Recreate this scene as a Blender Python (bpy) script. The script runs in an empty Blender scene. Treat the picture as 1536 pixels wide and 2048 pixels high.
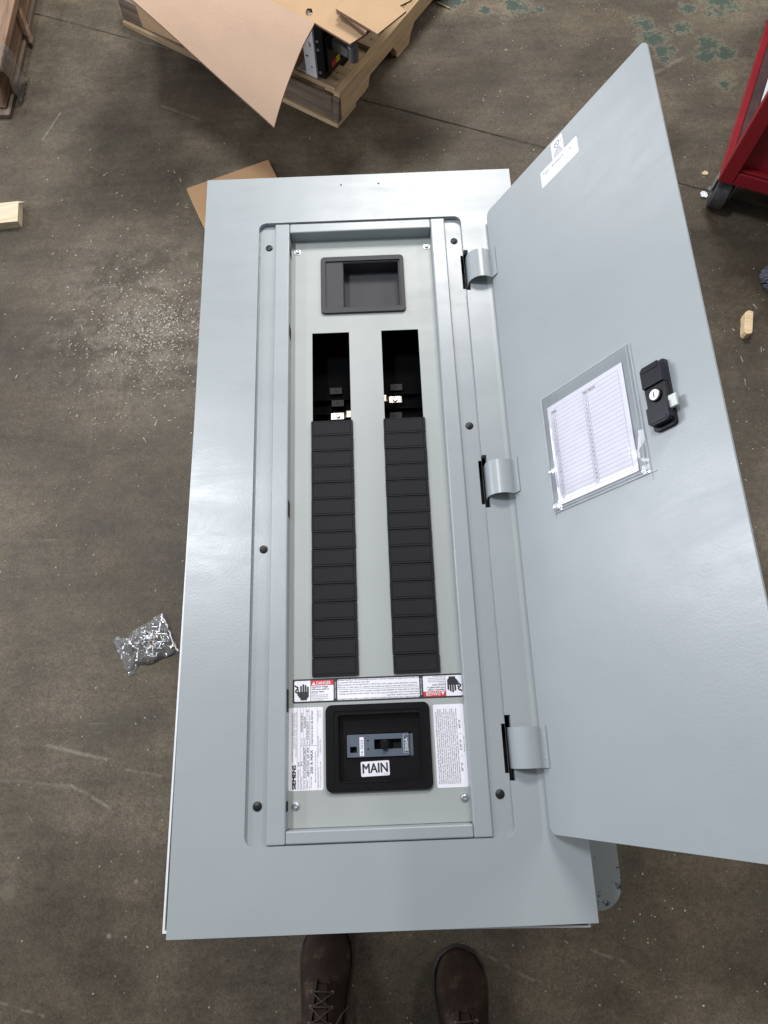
import bpy, bmesh, math, random
from mathutils import Vector, Matrix, noise
from mathutils.geometry import tessellate_polygon
random.seed(7)
R = math.radians
S = bpy.context.scene
COL = S.collection

# ------------------------------------------------------------------ camera, light, exposure
cam = bpy.data.cameras.new('camera')
cam.sensor_fit = 'VERTICAL'; cam.sensor_height = 24.0; cam.lens = 1375 / 2048 * 24
cam.clip_start = 0.02; cam.clip_end = 100
co = bpy.data.objects.new('camera', cam); COL.objects.link(co)
rot = Matrix(((0.999237687, -0.0372358429, -0.0117275973),
              (0.0390344135, 0.948360432, 0.314783743),
              (-0.000599248747, -0.315001559, 0.949090964)))   # rows: right, up, back
co.matrix_world = Matrix.Translation((0.0205, 0.2126, 1.6395)) @ rot.transposed().to_4x4()
S.camera = co

W = bpy.data.worlds.new('World'); S.world = W; W.use_nodes = True
bg = W.node_tree.nodes['Background']
bg.inputs[0].default_value = (0.92, 0.96, 1.0, 1); bg.inputs[1].default_value = 0.27
S.view_settings.view_transform = 'Standard'; S.view_settings.look = 'None'
S.view_settings.exposure = 0; S.view_settings.gamma = 1

def lamp(name, loc, size, power, color, aim=None):
    l = bpy.data.lights.new(name, 'AREA'); l.shape = 'RECTANGLE'
    l.size, l.size_y = size; l.energy = power; l.color = color
    o = bpy.data.objects.new(name, l); COL.objects.link(o); o.location = loc
    if aim:
        o.rotation_euler = (Vector(aim) - Vector(loc)).to_track_quat('-Z', 'Y').to_euler()
    return o
COOL = (0.91, 0.945, 1.0); WARM = (1.0, 0.97, 0.945)
lamp('ceiling_lamp', (0.42, 3.85, 4.1), (1.45, 1.1), 190, WARM)
lamp('ceiling_lamp', (-1.28, 1.70, 4.1), (0.28, 0.6), 85, COOL)
lamp('ceiling_lamp', (-3.9, 2.9, 3.9), (0.35, 5.2), 95, COOL)
lamp('streak_fill_light', (-4.7, 1.55, .55), (.45, .9), 26, (0.97, 0.96, 1.0), (0.3, .6, .9))  # small added light out of view, puts a soft streak on the door
lamp('streak_fill_light', (-3.9, 4.7, .60), (.5, 1.0), 26, (0.97, 0.96, 1.0), (0.3, .9, .9))  # second added light, for the streak near the top of the door
lamp('left_fill_light', (-5.6, 2.0, 1.30), (1.7, 2.5), 165, (0.90, 0.915, 1.0), (0, 1.9, 0.9))  # broad added fill out of view, gives the door its bluish sheen
lamp('ceiling_lamp', (3.9, 3.2, 4.1), (0.35, 4.0), 140, WARM)

# ------------------------------------------------------------------ materials
def nodes(name):
    m = bpy.data.materials.new(name); m.use_nodes = True
    nt = m.node_tree; b = nt.nodes['Principled BSDF']
    return m, nt, b
def N(nt, typ, **kw):
    n = nt.nodes.new(typ)
    for k, v in kw.items():
        if k in n.inputs.keys() if hasattr(n.inputs, 'keys') else False: n.inputs[k].default_value = v
        else: setattr(n, k, v)
    return n
def L(nt, a, b): nt.links.new(a, b)
def coords(nt, scale=(1, 1, 1), rotz=0.0, kind='Object'):
    tc = nt.nodes.new('ShaderNodeTexCoord'); mp = nt.nodes.new('ShaderNodeMapping')
    mp.inputs['Scale'].default_value = scale; mp.inputs['Rotation'].default_value = (0, 0, rotz)
    L(nt, tc.outputs[kind], mp.inputs['Vector']); return mp.outputs['Vector']
def tex(nt, vec, scale, detail=4, rough=.55, dist=0):
    n = nt.nodes.new('ShaderNodeTexNoise'); n.inputs['Scale'].default_value = scale
    n.inputs['Detail'].default_value = detail; n.inputs['Roughness'].default_value = rough
    n.inputs['Distortion'].default_value = dist
    L(nt, vec, n.inputs['Vector']); return n.outputs['Fac']
def ramp(nt, fac, stops):
    r = nt.nodes.new('ShaderNodeValToRGB'); e = r.color_ramp.elements
    while len(e) < len(stops): e.new(0.5)
    for i, (p, c) in enumerate(stops):
        e[i].position = p; e[i].color = (c, c, c, 1) if not isinstance(c, tuple) else (*c, 1)
    L(nt, fac, r.inputs['Fac']); return r.outputs['Color']
def mix(nt, fac, a, b, mode='MIX'):
    m = nt.nodes.new('ShaderNodeMix'); m.data_type = 'RGBA'; m.blend_type = mode
    for sock, v in ((m.inputs[0], fac), (m.inputs[6], a), (m.inputs[7], b)):
        if isinstance(v, (int, float)): sock.default_value = v
        elif isinstance(v, tuple): sock.default_value = (*v, 1)
        else: L(nt, v, sock)
    return m.outputs[2]
def math_(nt, op, a, b=0.0):
    m = nt.nodes.new('ShaderNodeMath'); m.operation = op
    for sock, v in ((m.inputs[0], a), (m.inputs[1], b)):
        if isinstance(v, (int, float)): sock.default_value = v
        else: L(nt, v, sock)
    return m.outputs[0]
def bump(nt, b, h, strength, dist):
    n = nt.nodes.new('ShaderNodeBump'); n.inputs['Strength'].default_value = strength
    n.inputs['Distance'].default_value = dist; L(nt, h, n.inputs['Height']); L(nt, n.outputs['Normal'], b.inputs['Normal'])

def simple(name, col, rough=.5, metal=0.0, var=.12, vs=60, bmp=0.0, bs=900, spec=.5):
    m, nt, b = nodes(name)
    v = coords(nt)
    f = tex(nt, v, vs)
    lo = tuple(c * (1 - var) for c in col); hi = tuple(min(1, c * (1 + var)) for c in col)
    L(nt, ramp(nt, f, [(.3, lo), (.7, hi)]), b.inputs['Base Color'])
    b.inputs['Roughness'].default_value = rough; b.inputs['Metallic'].default_value = metal
    b.inputs['Specular IOR Level'].default_value = spec
    if bmp: bump(nt, b, tex(nt, v, bs, 2), bmp, .0006)
    return m

M = {}
def paint(name, col, rough):
    m, nt, b = nodes(name)
    v = coords(nt)
    f = tex(nt, v, 5, 3)
    L(nt, ramp(nt, f, [(.3, tuple(c * .97 for c in col)), (.7, tuple(c * 1.03 for c in col))]), b.inputs['Base Color'])
    smear = tex(nt, coords(nt, (1, 5, 1), R(35)), 3.2, 6, .7, .8)
    L(nt, mix(nt, .5, ramp(nt, tex(nt, v, 30, 3), [(.3, rough - .03), (.7, rough + .03)]), ramp(nt, smear, [(.40, rough - .03), (.62, rough + .10)])), b.inputs['Roughness'])
    # orange peel over a slight oil-canning of the sheet
    bump(nt, b, math_(nt, 'ADD', tex(nt, v, 330, 2), math_(nt, 'MULTIPLY', tex(nt, v, 7, 2), 9.0)), .20, .0005)
    return m
M['paint'] = paint('grey_enamel', (.298, .328, .340), .31)
M['deadpaint'] = paint('grey_green_enamel', (.335, .358, .348), .42)
M['edge'] = simple('bare_edge', (.72, .73, .74), .45, 0, .05)
M['plastic'] = simple('black_textured_plastic', (.010, .010, .0115), .55, 0, .4, 900, .9, 1600, .22)
M['cover'] = simple('charcoal_textured_plastic', (.036, .036, .042), .55, 0, .25, 900, .9, 1500)
M['gloss_black'] = simple('black_moulded_plastic', (.004, .004, .005), .24, 0, .2, 60, spec=.35)
M['stab_shade'] = simple('shaded_stab_black', (.012, .012, .013), .55, spec=.2)  # shade on the deeper bus stabs, put into the colour
M['seam'] = simple('vinyl_weld', (.52, .55, .6), .25)
M['dark'] = simple('black_insulator', (.003, .003, .0034), .85, spec=.05)
M['zinc'] = simple('zinc_plate', (.50, .52, .54), .40, 1.0, .1, 200)
M['tin'] = simple('tinned_copper', (.50, .46, .40), .36, 1.0, .25, 90)
M['blk_screw'] = simple('black_oxide', (.015, .015, .017), .42, .3)
M['white'] = simple('label_white', (.77, .76, .82), .5, 0, .02)
M['ink'] = simple('label_ink', (.015, .015, .018), .5)
M['inkgrey'] = simple('label_grey_ink', (.085, .085, .10), .5)
M['redink'] = simple('label_red', (.55, .03, .04), .45, 0, .04)
M['yellow'] = simple('label_yellow', (.75, .62, .03), .45)
M['breaker'] = simple('blue_grey_moulding', (.085, .105, .14), .42, 0, .08, 80)
M['whiteink'] = simple('white_print', (.75, .77, .8), .5)
M['lock'] = simple('black_lock_plastic', (.012, .012, .018), .30, 0, .25, 40, spec=.22)
M['latch'] = simple('cast_zinc', (.52, .55, .53), .55, .35, .15, 500)
M['cylinder'] = simple('lock_cylinder', (.8, .78, .78), .35, .3, .03)
M['table'] = paint('grey_cart_enamel', (.19, .205, .205), .45)
M['redpaint'] = simple('red_enamel', (.215, .009, .016), .36, 0, .12, 14)
M['rubber'] = simple('scuffed_rubber', (.035, .034, .034), .7, 0, .5, 60, .5, 300)
M['steel'] = simple('dull_steel', (.4, .4, .4), .4, .8, .2, 50)
M['bracket'] = simple('white_enamel', (.60, .61, .64), .4, 0, .06, 30)
M['greyplastic'] = simple('grey_lever_plastic', (.13, .13, .14), .45)
M['lace'] = simple('boot_lace', (.036, .023, .015), .85, 0, .3, 500)
M['denim'] = simple('dark_denim', (.02, .024, .035), .9, 0, .3, 400, .6, 700)
M['sole'] = simple('boot_sole', (.022, .017, .014), .7)
M['sock'] = simple('grey_sock', (.09, .095, .1), .9, 0, .3, 500)
M['bristle'] = simple('grey_blue_bristle', (.135, .14, .18), .6, 0, .35, 300)
M['plasticwhite'] = simple('white_bar_plastic', (.6, .6, .62), .4)
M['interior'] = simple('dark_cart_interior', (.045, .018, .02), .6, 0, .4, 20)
M['hole'] = simple('hole_black', (.004, .004, .004), .8)

def film(name, opac=.12, bstr=.4, bscale=30, rough=.06):
    m, nt, b = nodes(name)
    nt.nodes.remove(b)
    out = nt.nodes['Material Output']
    tr = nt.nodes.new('ShaderNodeBsdfTransparent'); tr.inputs[0].default_value = (.97, .975, .98, 1)
    gl = nt.nodes.new('ShaderNodeBsdfGlossy'); gl.inputs['Roughness'].default_value = rough
    df = nt.nodes.new('ShaderNodeBsdfDiffuse'); df.inputs[0].default_value = (.75, .76, .8, 1)
    fr = nt.nodes.new('ShaderNodeFresnel'); fr.inputs[0].default_value = 1.5
    bp = nt.nodes.new('ShaderNodeBump'); bp.inputs['Strength'].default_value = bstr; bp.inputs['Distance'].default_value = .004
    L(nt, tex(nt, coords(nt), bscale, 3), bp.inputs['Height'])
    for n in (gl, fr, df): L(nt, bp.outputs[0], n.inputs['Normal'])
    m1 = nt.nodes.new('ShaderNodeMixShader'); m1.inputs[0].default_value = opac
    L(nt, tr.outputs[0], m1.inputs[1]); L(nt, df.outputs[0], m1.inputs[2])
    m2 = nt.nodes.new('ShaderNodeMixShader'); L(nt, fr.outputs[0], m2.inputs[0])
    L(nt, m1.outputs[0], m2.inputs[1]); L(nt, gl.outputs[0], m2.inputs[2])
    L(nt, m2.outputs[0], out.inputs['Surface']); return m
M['film'] = film('clear_vinyl', .05, .12, 12)
M['bagfilm'] = film('crinkled_bag_film', .085, .6, 45, .07)
M['wrapfilm'] = film('stretch_film', .06, .8, 40, .25)

def card(name, col, stripe, rotz):
    m, nt, b = nodes(name)
    v = coords(nt)
    f = tex(nt, v, 9, 4); g = tex(nt, v, 420, 3)
    c = ramp(nt, f, [(.3, tuple(x * .93 for x in col)), (.7, tuple(x * 1.05 for x in col))])
    c = mix(nt, .18, c, ramp(nt, g, [(.35, tuple(x * .7 for x in col)), (.65, tuple(min(1, x * 1.25) for x in col))]))
    L(nt, c, b.inputs['Base Color']); b.inputs['Roughness'].default_value = .82
    b.inputs['Specular IOR Level'].default_value = .25
    w = nt.nodes.new('ShaderNodeTexWave'); w.inputs['Scale'].default_value = 70; w.inputs['Distortion'].default_value = .4
    L(nt, coords(nt, (1, 1, 1), rotz), w.inputs['Vector'])
    bump(nt, b, w.outputs['Fac'], stripe, .0004)
    return m
M['card_pink'] = card('kraft_card_inside', (.395, .275, .198), .5, R(55))
M['card_tan'] = card('kraft_card_outside', (.405, .272, .158), .25, R(55))
M['card_floor'] = card('kraft_card_floor', (.40, .245, .13), .2, R(22))
M['card_edge'] = simple('corrugated_edge', (.20, .12, .085), .9, 0, .5, 260, .8, 300)

def wood(name, c1, c2, ang, scale=1.0, knots=True):
    m, nt, b = nodes(name)
    v = coords(nt, (1, 1, 1), -ang)
    mp = nt.nodes.new('ShaderNodeMapping'); mp.inputs['Scale'].default_value = (2.2, 30, 30); L(nt, v, mp.inputs['Vector'])
    f = tex(nt, mp.outputs[0], 2.2 * scale, 5, .6, .6)
    mp2 = nt.nodes.new('ShaderNodeMapping'); mp2.inputs['Scale'].default_value = (10, 260, 260); L(nt, v, mp2.inputs['Vector'])
    g = tex(nt, mp2.outputs[0], 1.0, 4, .7)
    c = ramp(nt, f, [(.3, c1), (.5, tuple((a + d) / 2 for a, d in zip(c1, c2))), (.72, c2)])
    c = mix(nt, ramp(nt, g, [(.45, 0.0), (.7, .45)]), c, tuple(x * .45 for x in c1))
    if knots:
        vo = nt.nodes.new('ShaderNodeTexVoronoi'); vo.inputs['Scale'].default_value = 7
        L(nt, v, vo.inputs['Vector'])
        c = mix(nt, ramp(nt, vo.outputs['Distance'], [(.05, .85), (.13, 0.0)]), c, tuple(x * .3 for x in c1))
    L(nt, c, b.inputs['Base Color']); b.inputs['Roughness'].default_value = .75
    bump(nt, b, g, .35, .0008)
    return m
PA = math.atan2(.828, .56)                       # pallet side direction
M['wood_side'] = wood('pallet_pine', (.36, .24, .125), (.60, .43, .25), 0)
M['wood_deck'] = wood('pallet_deck_pine', (.31, .215, .12), (.50, .37, .225), R(90))
M['wood_old'] = wood('weathered_board', (.075, .052, .04), (.20, .145, .105), R(90))
M['wood_new'] = wood('fresh_offcut', (.55, .45, .30), (.70, .60, .43), R(8), 1.4, False)
M['wood_chunk'] = wood('fresh_chunk', (.58, .42, .24), (.76, .60, .38), R(0), 2.5, False)
M['wood_skid'] = wood('brown_skid', (.15, .085, .05), (.30, .19, .125), R(92), 1, False)

def boot_leather():
    m, nt, b = nodes('brown_boot_leather')
    v = coords(nt); f = tex(nt, v, 28, 5, .65)
    L(nt, ramp(nt, f, [(.3, (.013, .0068, .0045)), (.55, (.024, .0135, .009)), (.72, (.060, .041, .029))]), b.inputs['Base Color'])
    b.inputs['Roughness'].default_value = .7; b.inputs['Specular IOR Level'].default_value = .14; bump(nt, b, mix(nt, .5, tex(nt, v, 260, 4), tex(nt, v, 34, 5, .6, 1.2)), .6, .003); return m
M['boot'] = boot_leather()

def chips_mat():
    m, nt, b = nodes('chipped_grey_enamel')
    v = coords(nt); f = tex(nt, v, 55, 5, .7)
    # chips gather round the battered corner of the tray
    d = nt.nodes.new('ShaderNodeVectorMath'); d.operation = 'DISTANCE'; L(nt, v, d.inputs[0]); d.inputs[1].default_value = (.318, .012, .0)
    t = math_(nt, 'SUBTRACT', f, math_(nt, 'MULTIPLY', d.outputs['Value'], 5.0))
    k = ramp(nt, t, [(.395, 0.0), (.41, 1.0)])
    L(nt, mix(nt, k, (.185, .20, .20), (.02, .02, .024)), b.inputs['Base Color']); b.inputs['Roughness'].default_value = .45
    return m
M['chipped'] = chips_mat()

SCRATCH = [((-0.78, 0.235), (-0.623, 0.194), 0.006, 0.9), ((-0.702, 0.144), (-0.606, 0.091), 0.005, 0.9), ((-0.582, 0.173), (-0.497, 0.155), 0.004, 0.7), ((-0.794, 0.091), (-0.776, 0.07), 0.003, 0.6), ((-0.802, -0.266), (-0.707, -0.293), 0.004, 0.7), ((-0.986, 2.008), (-0.943, 2.117), 0.004, 0.7), ((0.184, -0.211), (0.322, -0.278), 0.005, 0.5), ((0.412, -0.214), (0.481, -0.239), 0.004, 0.5), ((0.917, 2.178), (1.05, 2.257), 0.012, 0.5), ((-0.861, 0.16), (-0.702, 0.142), 0.006, 0.4), ((-0.632, 2.132), (-0.503, 2.064), 0.006, 0.4)]
def floor_mat():
    m, nt, b = nodes('stained_concrete')
    v = coords(nt)
    f1 = tex(nt, v, 1.1, 5, .62, .5); f2 = tex(nt, v, 4.5, 6, .66, .4); f3 = tex(nt, v, 60, 5, .7); f4 = tex(nt, v, 520, 3, .7)
    c = ramp(nt, f1, [(.28, (.044, .034, .0225)), (.46, (.079, .063, .043)), (.60, (.115, .0935, .066)), (.78, (.155, .128, .092))])
    c = mix(nt, .50, c, mix(nt, .5, c, ramp(nt, f2, [(.30, (.34, .31, .28)), (.5, (.9, .88, .86)), (.74, (1.45, 1.42, 1.36))]), 'MULTIPLY'))
    c = mix(nt, .65, c, ramp(nt, f2, [(.28, (.45, .43, .40)), (.52, (.95, .95, .95)), (.75, (1.5, 1.48, 1.44))]), 'MULTIPLY')
    c = mix(nt, .8, c, ramp(nt, f3, [(.3, .66), (.5, 1.0), (.72, 1.28)]), 'MULTIPLY')
    c = mix(nt, .9, c, ramp(nt, f4, [(.3, .5), (.5, 1.0), (.72, 1.6)]), 'MULTIPLY')
    c = mix(nt, .8, c, ramp(nt, tex(nt, v, 170, 4, .75), [(.32, .55), (.5, 1.0), (.70, 1.5)]), 'MULTIPLY')
    for ang, lo_, hi_ in ((R(28), .78, 1.16), (R(-50), .84, 1.12)):
        c = mix(nt, .85, c, ramp(nt, tex(nt, coords(nt, (1.3, 9, 1), ang), 1.7, 6, .68, .6), [(.32, lo_), (.5, 1.0), (.70, hi_)]), 'MULTIPLY')
    vp = nt.nodes.new('ShaderNodeTexVoronoi'); vp.inputs['Scale'].default_value = 75; L(nt, v, vp.inputs['Vector'])
    c = mix(nt, math_(nt, 'MULTIPLY', ramp(nt, vp.outputs['Distance'], [(.06, .8), (.16, 0.0)]), ramp(nt, tex(nt, v, 5, 3), [(.5, 0.0), (.62, 1.0)])), c, (.02, .016, .012))
    # greenish and tan stains
    c = mix(nt, ramp(nt, tex(nt, v, 3.1, 4, .6, .8), [(.56, 0.0), (.72, .45)]), c, (.075, .073, .048))
    # pale scuffs, long and thin, in two directions
    for ang, s, lo in ((R(38), (3, 60, 1), .685), (R(-25), (4, 75, 1), .70)):
        q = tex(nt, coords(nt, s, ang), 2.0, 3, .6)
        k = tex(nt, v, 2.3, 2)
        kk = math_(nt, 'MULTIPLY', ramp(nt, q, [(lo, 0.0), (lo + .05, .6)]), ramp(nt, k, [(.45, 0.0), (.6, 1.0)]))
        c = mix(nt, kk, c, (.22, .195, .16))
    # scratches dragged into the slab, broken up by its grain
    sx = nt.nodes.new('ShaderNodeSeparateXYZ'); L(nt, v, sx.inputs[0])
    wob = math_(nt, 'MULTIPLY', math_(nt, 'SUBTRACT', tex(nt, v, 14, 3), .5), .012)
    acc = None
    for (ax, ay), (bx, by), wd, op in SCRATCH:
        ln = math.hypot(bx - ax, by - ay); ux, uy = (bx - ax) / ln, (by - ay) / ln
        px = math_(nt, 'SUBTRACT', sx.outputs[0], ax); py = math_(nt, 'SUBTRACT', sx.outputs[1], ay)
        t_ = math_(nt, 'ADD', math_(nt, 'MULTIPLY', px, ux), math_(nt, 'MULTIPLY', py, uy))
        n_ = math_(nt, 'ADD', math_(nt, 'SUBTRACT', math_(nt, 'MULTIPLY', py, ux), math_(nt, 'MULTIPLY', px, uy)), wob)
        k_ = math_(nt, 'MULTIPLY', math_(nt, 'MAXIMUM', math_(nt, 'SUBTRACT', 1.0, math_(nt, 'DIVIDE', math_(nt, 'ABSOLUTE', n_), wd)), 0.0),
                   math_(nt, 'MULTIPLY', math_(nt, 'GREATER_THAN', t_, 0.0), math_(nt, 'LESS_THAN', t_, ln)))
        k_ = math_(nt, 'MULTIPLY', k_, op); acc = k_ if acc is None else math_(nt, 'MAXIMUM', acc, k_)
    c = mix(nt, math_(nt, 'MULTIPLY', acc, ramp(nt, tex(nt, v, 45, 5, .7), [(.40, 0.0), (.56, 1.0)])), c, (.24, .215, .17))
    for (ax, ay), r_ in (((-.540, -.054), .006), ((-.589, -.155), .006), ((-.814, -.066), .022), ((.473, 2.31), .006), ((.383, 2.10), .005)):
        d_ = nt.nodes.new('ShaderNodeVectorMath'); d_.operation = 'DISTANCE'; L(nt, v, d_.inputs[0]); d_.inputs[1].default_value = (ax, ay, 0)
        q_ = math_(nt, 'ADD', math_(nt, 'DIVIDE', d_.outputs['Value'], r_), math_(nt, 'MULTIPLY', math_(nt, 'SUBTRACT', f3, .5), 1.5))
        c = mix(nt, math_(nt, 'MULTIPLY', ramp(nt, q_, [(.5, .8), (1.1, 0.0)]), .35 if r_ > .01 else .9), c, (.24, .21, .15))
    # sawdust trodden into a soft pale patch
    d_ = nt.nodes.new('ShaderNodeVectorMath'); d_.operation = 'DISTANCE'; L(nt, v, d_.inputs[0]); d_.inputs[1].default_value = (-.63, 1.32, 0)
    pz = math_(nt, 'MAXIMUM', math_(nt, 'SUBTRACT', 1.0, math_(nt, 'DIVIDE', d_.outputs['Value'], .36)), 0.0)
    pz = math_(nt, 'MULTIPLY', pz, ramp(nt, tex(nt, v, 12, 6, .75, 1.0), [(.42, 0.0), (.66, 1.0)]))
    c = mix(nt, math_(nt, 'MULTIPLY', pz, ramp(nt, f3, [(.35, .25), (.65, .95)])), c, (.25, .225, .18))
    # light grit trodden into the slab
    vo = nt.nodes.new('ShaderNodeTexVoronoi'); vo.inputs['Scale'].default_value = 120; L(nt, v, vo.inputs['Vector'])
    sp = math_(nt, 'MULTIPLY', ramp(nt, vo.outputs['Distance'], [(.10, 1.0), (.17, 0.0)]), ramp(nt, tex(nt, v, 7, 3), [(.54, 0.0), (.66, .8)]))
    c = mix(nt, sp, c, (.26, .235, .19))
    # old green paint left in flakes
    sep = nt.nodes.new('ShaderNodeSeparateXYZ'); L(nt, v, sep.inputs[0])
    def blob(x, y, r):
        d = nt.nodes.new('ShaderNodeVectorMath'); d.operation = 'DISTANCE'; L(nt, v, d.inputs[0]); d.inputs[1].default_value = (x, y, 0)
        return math_(nt, 'MAXIMUM', math_(nt, 'SUBTRACT', 1.0, math_(nt, 'DIVIDE', d.outputs['Value'], r)), 0.0)
    a = None
    for x, y, r in ((.955, 2.33, .085), (.975, 2.27, .07), (.93, 2.40, .06), (1.13, 2.30, .07), (1.17, 2.26, .06), (1.10, 2.25, .06), (1.2, 2.50, .13), (1.05, 2.37, .05),
                    (1.09, 2.46, .05), (1.15, 2.13, .05), (.52, 2.50, .08), (.30, 2.55, .10), (.42, 2.49, .04), (1.35, 2.62, .2), (.6, 2.48, .03)):
        q = blob(x, y, r); a = q if a is None else math_(nt, 'MAXIMUM', a, q)
    e = math_(nt, 'ADD', a, math_(nt, 'MULTIPLY', math_(nt, 'SUBTRACT', tex(nt, v, 22, 10, .85), .5), 4.2))
    edge = ramp(nt, e, [(.44, 0.0), (.50, 1.0)]); body = ramp(nt, e, [(.56, 0.0), (.60, 1.0)])
    on = ramp(nt, a, [(.02, 0.0), (.10, 1.0)])
    c = mix(nt, math_(nt, 'MULTIPLY', edge, math_(nt, 'MULTIPLY', on, .55)), c, (.27, .245, .17))
    c = mix(nt, math_(nt, 'MULTIPLY', body, math_(nt, 'MULTIPLY', on, .92)), c, mix(nt, f3, (.016, .036, .029), (.038, .064, .051)))
    L(nt, c, b.inputs['Base Color'])
    L(nt, ramp(nt, f2, [(.3, .50), (.7, .72)]), b.inputs['Roughness'])
    b.inputs['Specular IOR Level'].default_value = .35
    bump(nt, b, mix(nt, .5, f3, f4), .35, .0015)
    return m
M['floor'] = floor_mat()
M['sawdust'] = simple('sawdust_chips', (.34, .315, .265), .85, 0, .5, 90)
M['twig'] = simple('wood_sliver', (.40, .29, .16), .8)

# ------------------------------------------------------------------ mesh helpers
def rr(x0, x1, y0, y1, r, n=5):
    p = []
    for cx, cy, a0 in ((x1 - r, y1 - r, 0), (x0 + r, y1 - r, 90), (x0 + r, y0 + r, 180), (x1 - r, y0 + r, 270)):
        for i in range(n + 1):
            a = R(a0 + 90 * i / n); p.append((cx + r * math.cos(a), cy + r * math.sin(a)))
    return p
def rect(x0, x1, y0, y1): return [(x0, y0), (x1, y0), (x1, y1), (x0, y1)]
def circ(x, y, r, n=20): return [(x + r * math.cos(2 * math.pi * i / n), y + r * math.sin(2 * math.pi * i / n)) for i in range(n)]

class MB:
    def __init__(s): s.bm = bmesh.new()
    def f(s, pts, m=0):
        vs = [s.bm.verts.new(p) for p in pts]
        try: fc = s.bm.faces.new(vs); fc.material_index = m; return fc
        except ValueError: return None
    def plate(s, outer, holes=(), z0=0., z1=.001, m=0, mx=None, bottom=True, ms=None):
        loops = [list(outer)] + [list(h) for h in holes]
        flat = [p for l in loops for p in l]
        tris = tessellate_polygon([[Vector((p[0], p[1], 0)) for p in l] for l in loops])
        mx = mx or Matrix.Identity(4)
        top = [s.bm.verts.new(mx @ Vector((p[0], p[1], z1))) for p in flat]
        def tri(vs, t, flip):
            a, b, c = [flat[i] for i in t]
            ccw = (b[0] - a[0]) * (c[1] - a[1]) - (b[1] - a[1]) * (c[0] - a[0]) > 0
            idx = t if ccw != flip else (t[0], t[2], t[1])
            try: fc = s.bm.faces.new([vs[i] for i in idx]); fc.material_index = m
            except ValueError: pass
        for t in tris: tri(top, t, False)
        if z1 - z0 < 1e-9: return s
        bot = [s.bm.verts.new(mx @ Vector((p[0], p[1], z0))) for p in flat]
        if bottom:
            for t in tris: tri(bot, t, True)
        k = 0
        for li, l in enumerate(loops):
            n = len(l); area = sum(l[i][0] * l[(i + 1) % n][1] - l[(i + 1) % n][0] * l[i][1] for i in range(n))
            for i in range(n):
                a, b = k + i, k + (i + 1) % n
                q = [top[a], bot[a], bot[b], top[b]]
                if (area > 0) != (li == 0): q.reverse()
                fc = s.bm.faces.new(q); fc.material_index = m if ms is None else ms
            k += n
        return s
    def box(s, x0, x1, y0, y1, z0, z1, m=0, mx=None): return s.plate(rect(x0, x1, y0, y1), (), z0, z1, m, mx)
    def hexa(s, b, t, m=0):          # four bottom points, four top points (ccw)
        v = [s.bm.verts.new(p) for p in list(b) + list(t)]
        for q in ((3, 2, 1, 0), (4, 5, 6, 7), (0, 1, 5, 4), (1, 2, 6, 5), (2, 3, 7, 6), (3, 0, 4, 7)):
            s.bm.faces.new([v[i] for i in q]).material_index = m
        return s
    def tube(s, path, r, n=8, m=0, cap=True):
        path = [Vector(p) for p in path]; rad = r if isinstance(r, (list, tuple)) else [r] * len(path)
        rings = []; up = Vector((0, 0, 1))
        for i, p in enumerate(path):
            d = (path[min(i + 1, len(path) - 1)] - path[max(i - 1, 0)]).normalized()
            u = d.cross(up)
            if u.length < 1e-3: u = d.cross(Vector((1, 0, 0)))
            u.normalize(); w = u.cross(d)
            rings.append([s.bm.verts.new(p + (u * math.cos(2 * math.pi * k / n) + w * math.sin(2 * math.pi * k / n)) * rad[i]) for k in range(n)])
        for a, b in zip(rings, rings[1:]):
            for k in range(n):
                fc = s.bm.faces.new((a[k], a[(k + 1) % n], b[(k + 1) % n], b[k])); fc.material_index = m
        if cap:
            s.bm.faces.new(rings[0][::-1]).material_index = m; s.bm.faces.new(rings[-1]).material_index = m
        return s
    def lathe(s, prof, n=20, mx=None, m=0):
        mx = mx or Matrix.Identity(4); rings = []
        for r, z in prof:
            if r < 1e-7: rings.append([s.bm.verts.new(mx @ Vector((0, 0, z)))])
            else: rings.append([s.bm.verts.new(mx @ Vector((r * math.cos(2 * math.pi * k / n), r * math.sin(2 * math.pi * k / n), z))) for k in range(n)])
        for a, b in zip(rings, rings[1:]):
            for k in range(n):
                q = [a[k % len(a)], a[(k + 1) % len(a)], b[(k + 1) % len(b)], b[k % len(b)]]
                u = []
                for v in q:
                    if v not in u: u.append(v)
                if len(u) > 2:
                    try: s.bm.faces.new(u).material_index = m
                    except ValueError: pass
        return s
    def strip(s, path, y0, y1, th, m=0):       # sheet bent along an x-z path
        ln = len(path); nor = []
        for i in range(ln):
            a = Vector(path[max(0, i - 1)]); b = Vector(path[min(ln - 1, i + 1)]); d = (b - a).normalized(); nor.append(Vector((-d.y, d.x)))
        o = [Vector(p) + nor[i] * th for i, p in enumerate(path)]
        rows = []
        for y in (y0, y1):
            rows.append(([s.bm.verts.new((p[0], y, p[1])) for p in path], [s.bm.verts.new((p[0], y, p[1])) for p in o]))
        (a0, b0), (a1, b1) = rows
        for i in range(ln - 1):
            for q in ((b0[i], b0[i + 1], b1[i + 1], b1[i]), (a0[i + 1], a0[i], a1[i], a1[i + 1]), (a0[i], a0[i + 1], b0[i + 1], b0[i]), (a1[i + 1], a1[i], b1[i], b1[i + 1])):
                s.bm.faces.new(q).material_index = m
        for i in (0, ln - 1): s.bm.faces.new((a0[i], b0[i], b1[i], a1[i]) if i == 0 else (b0[i], a0[i], a1[i], b1[i])).material_index = m
        return s
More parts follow.
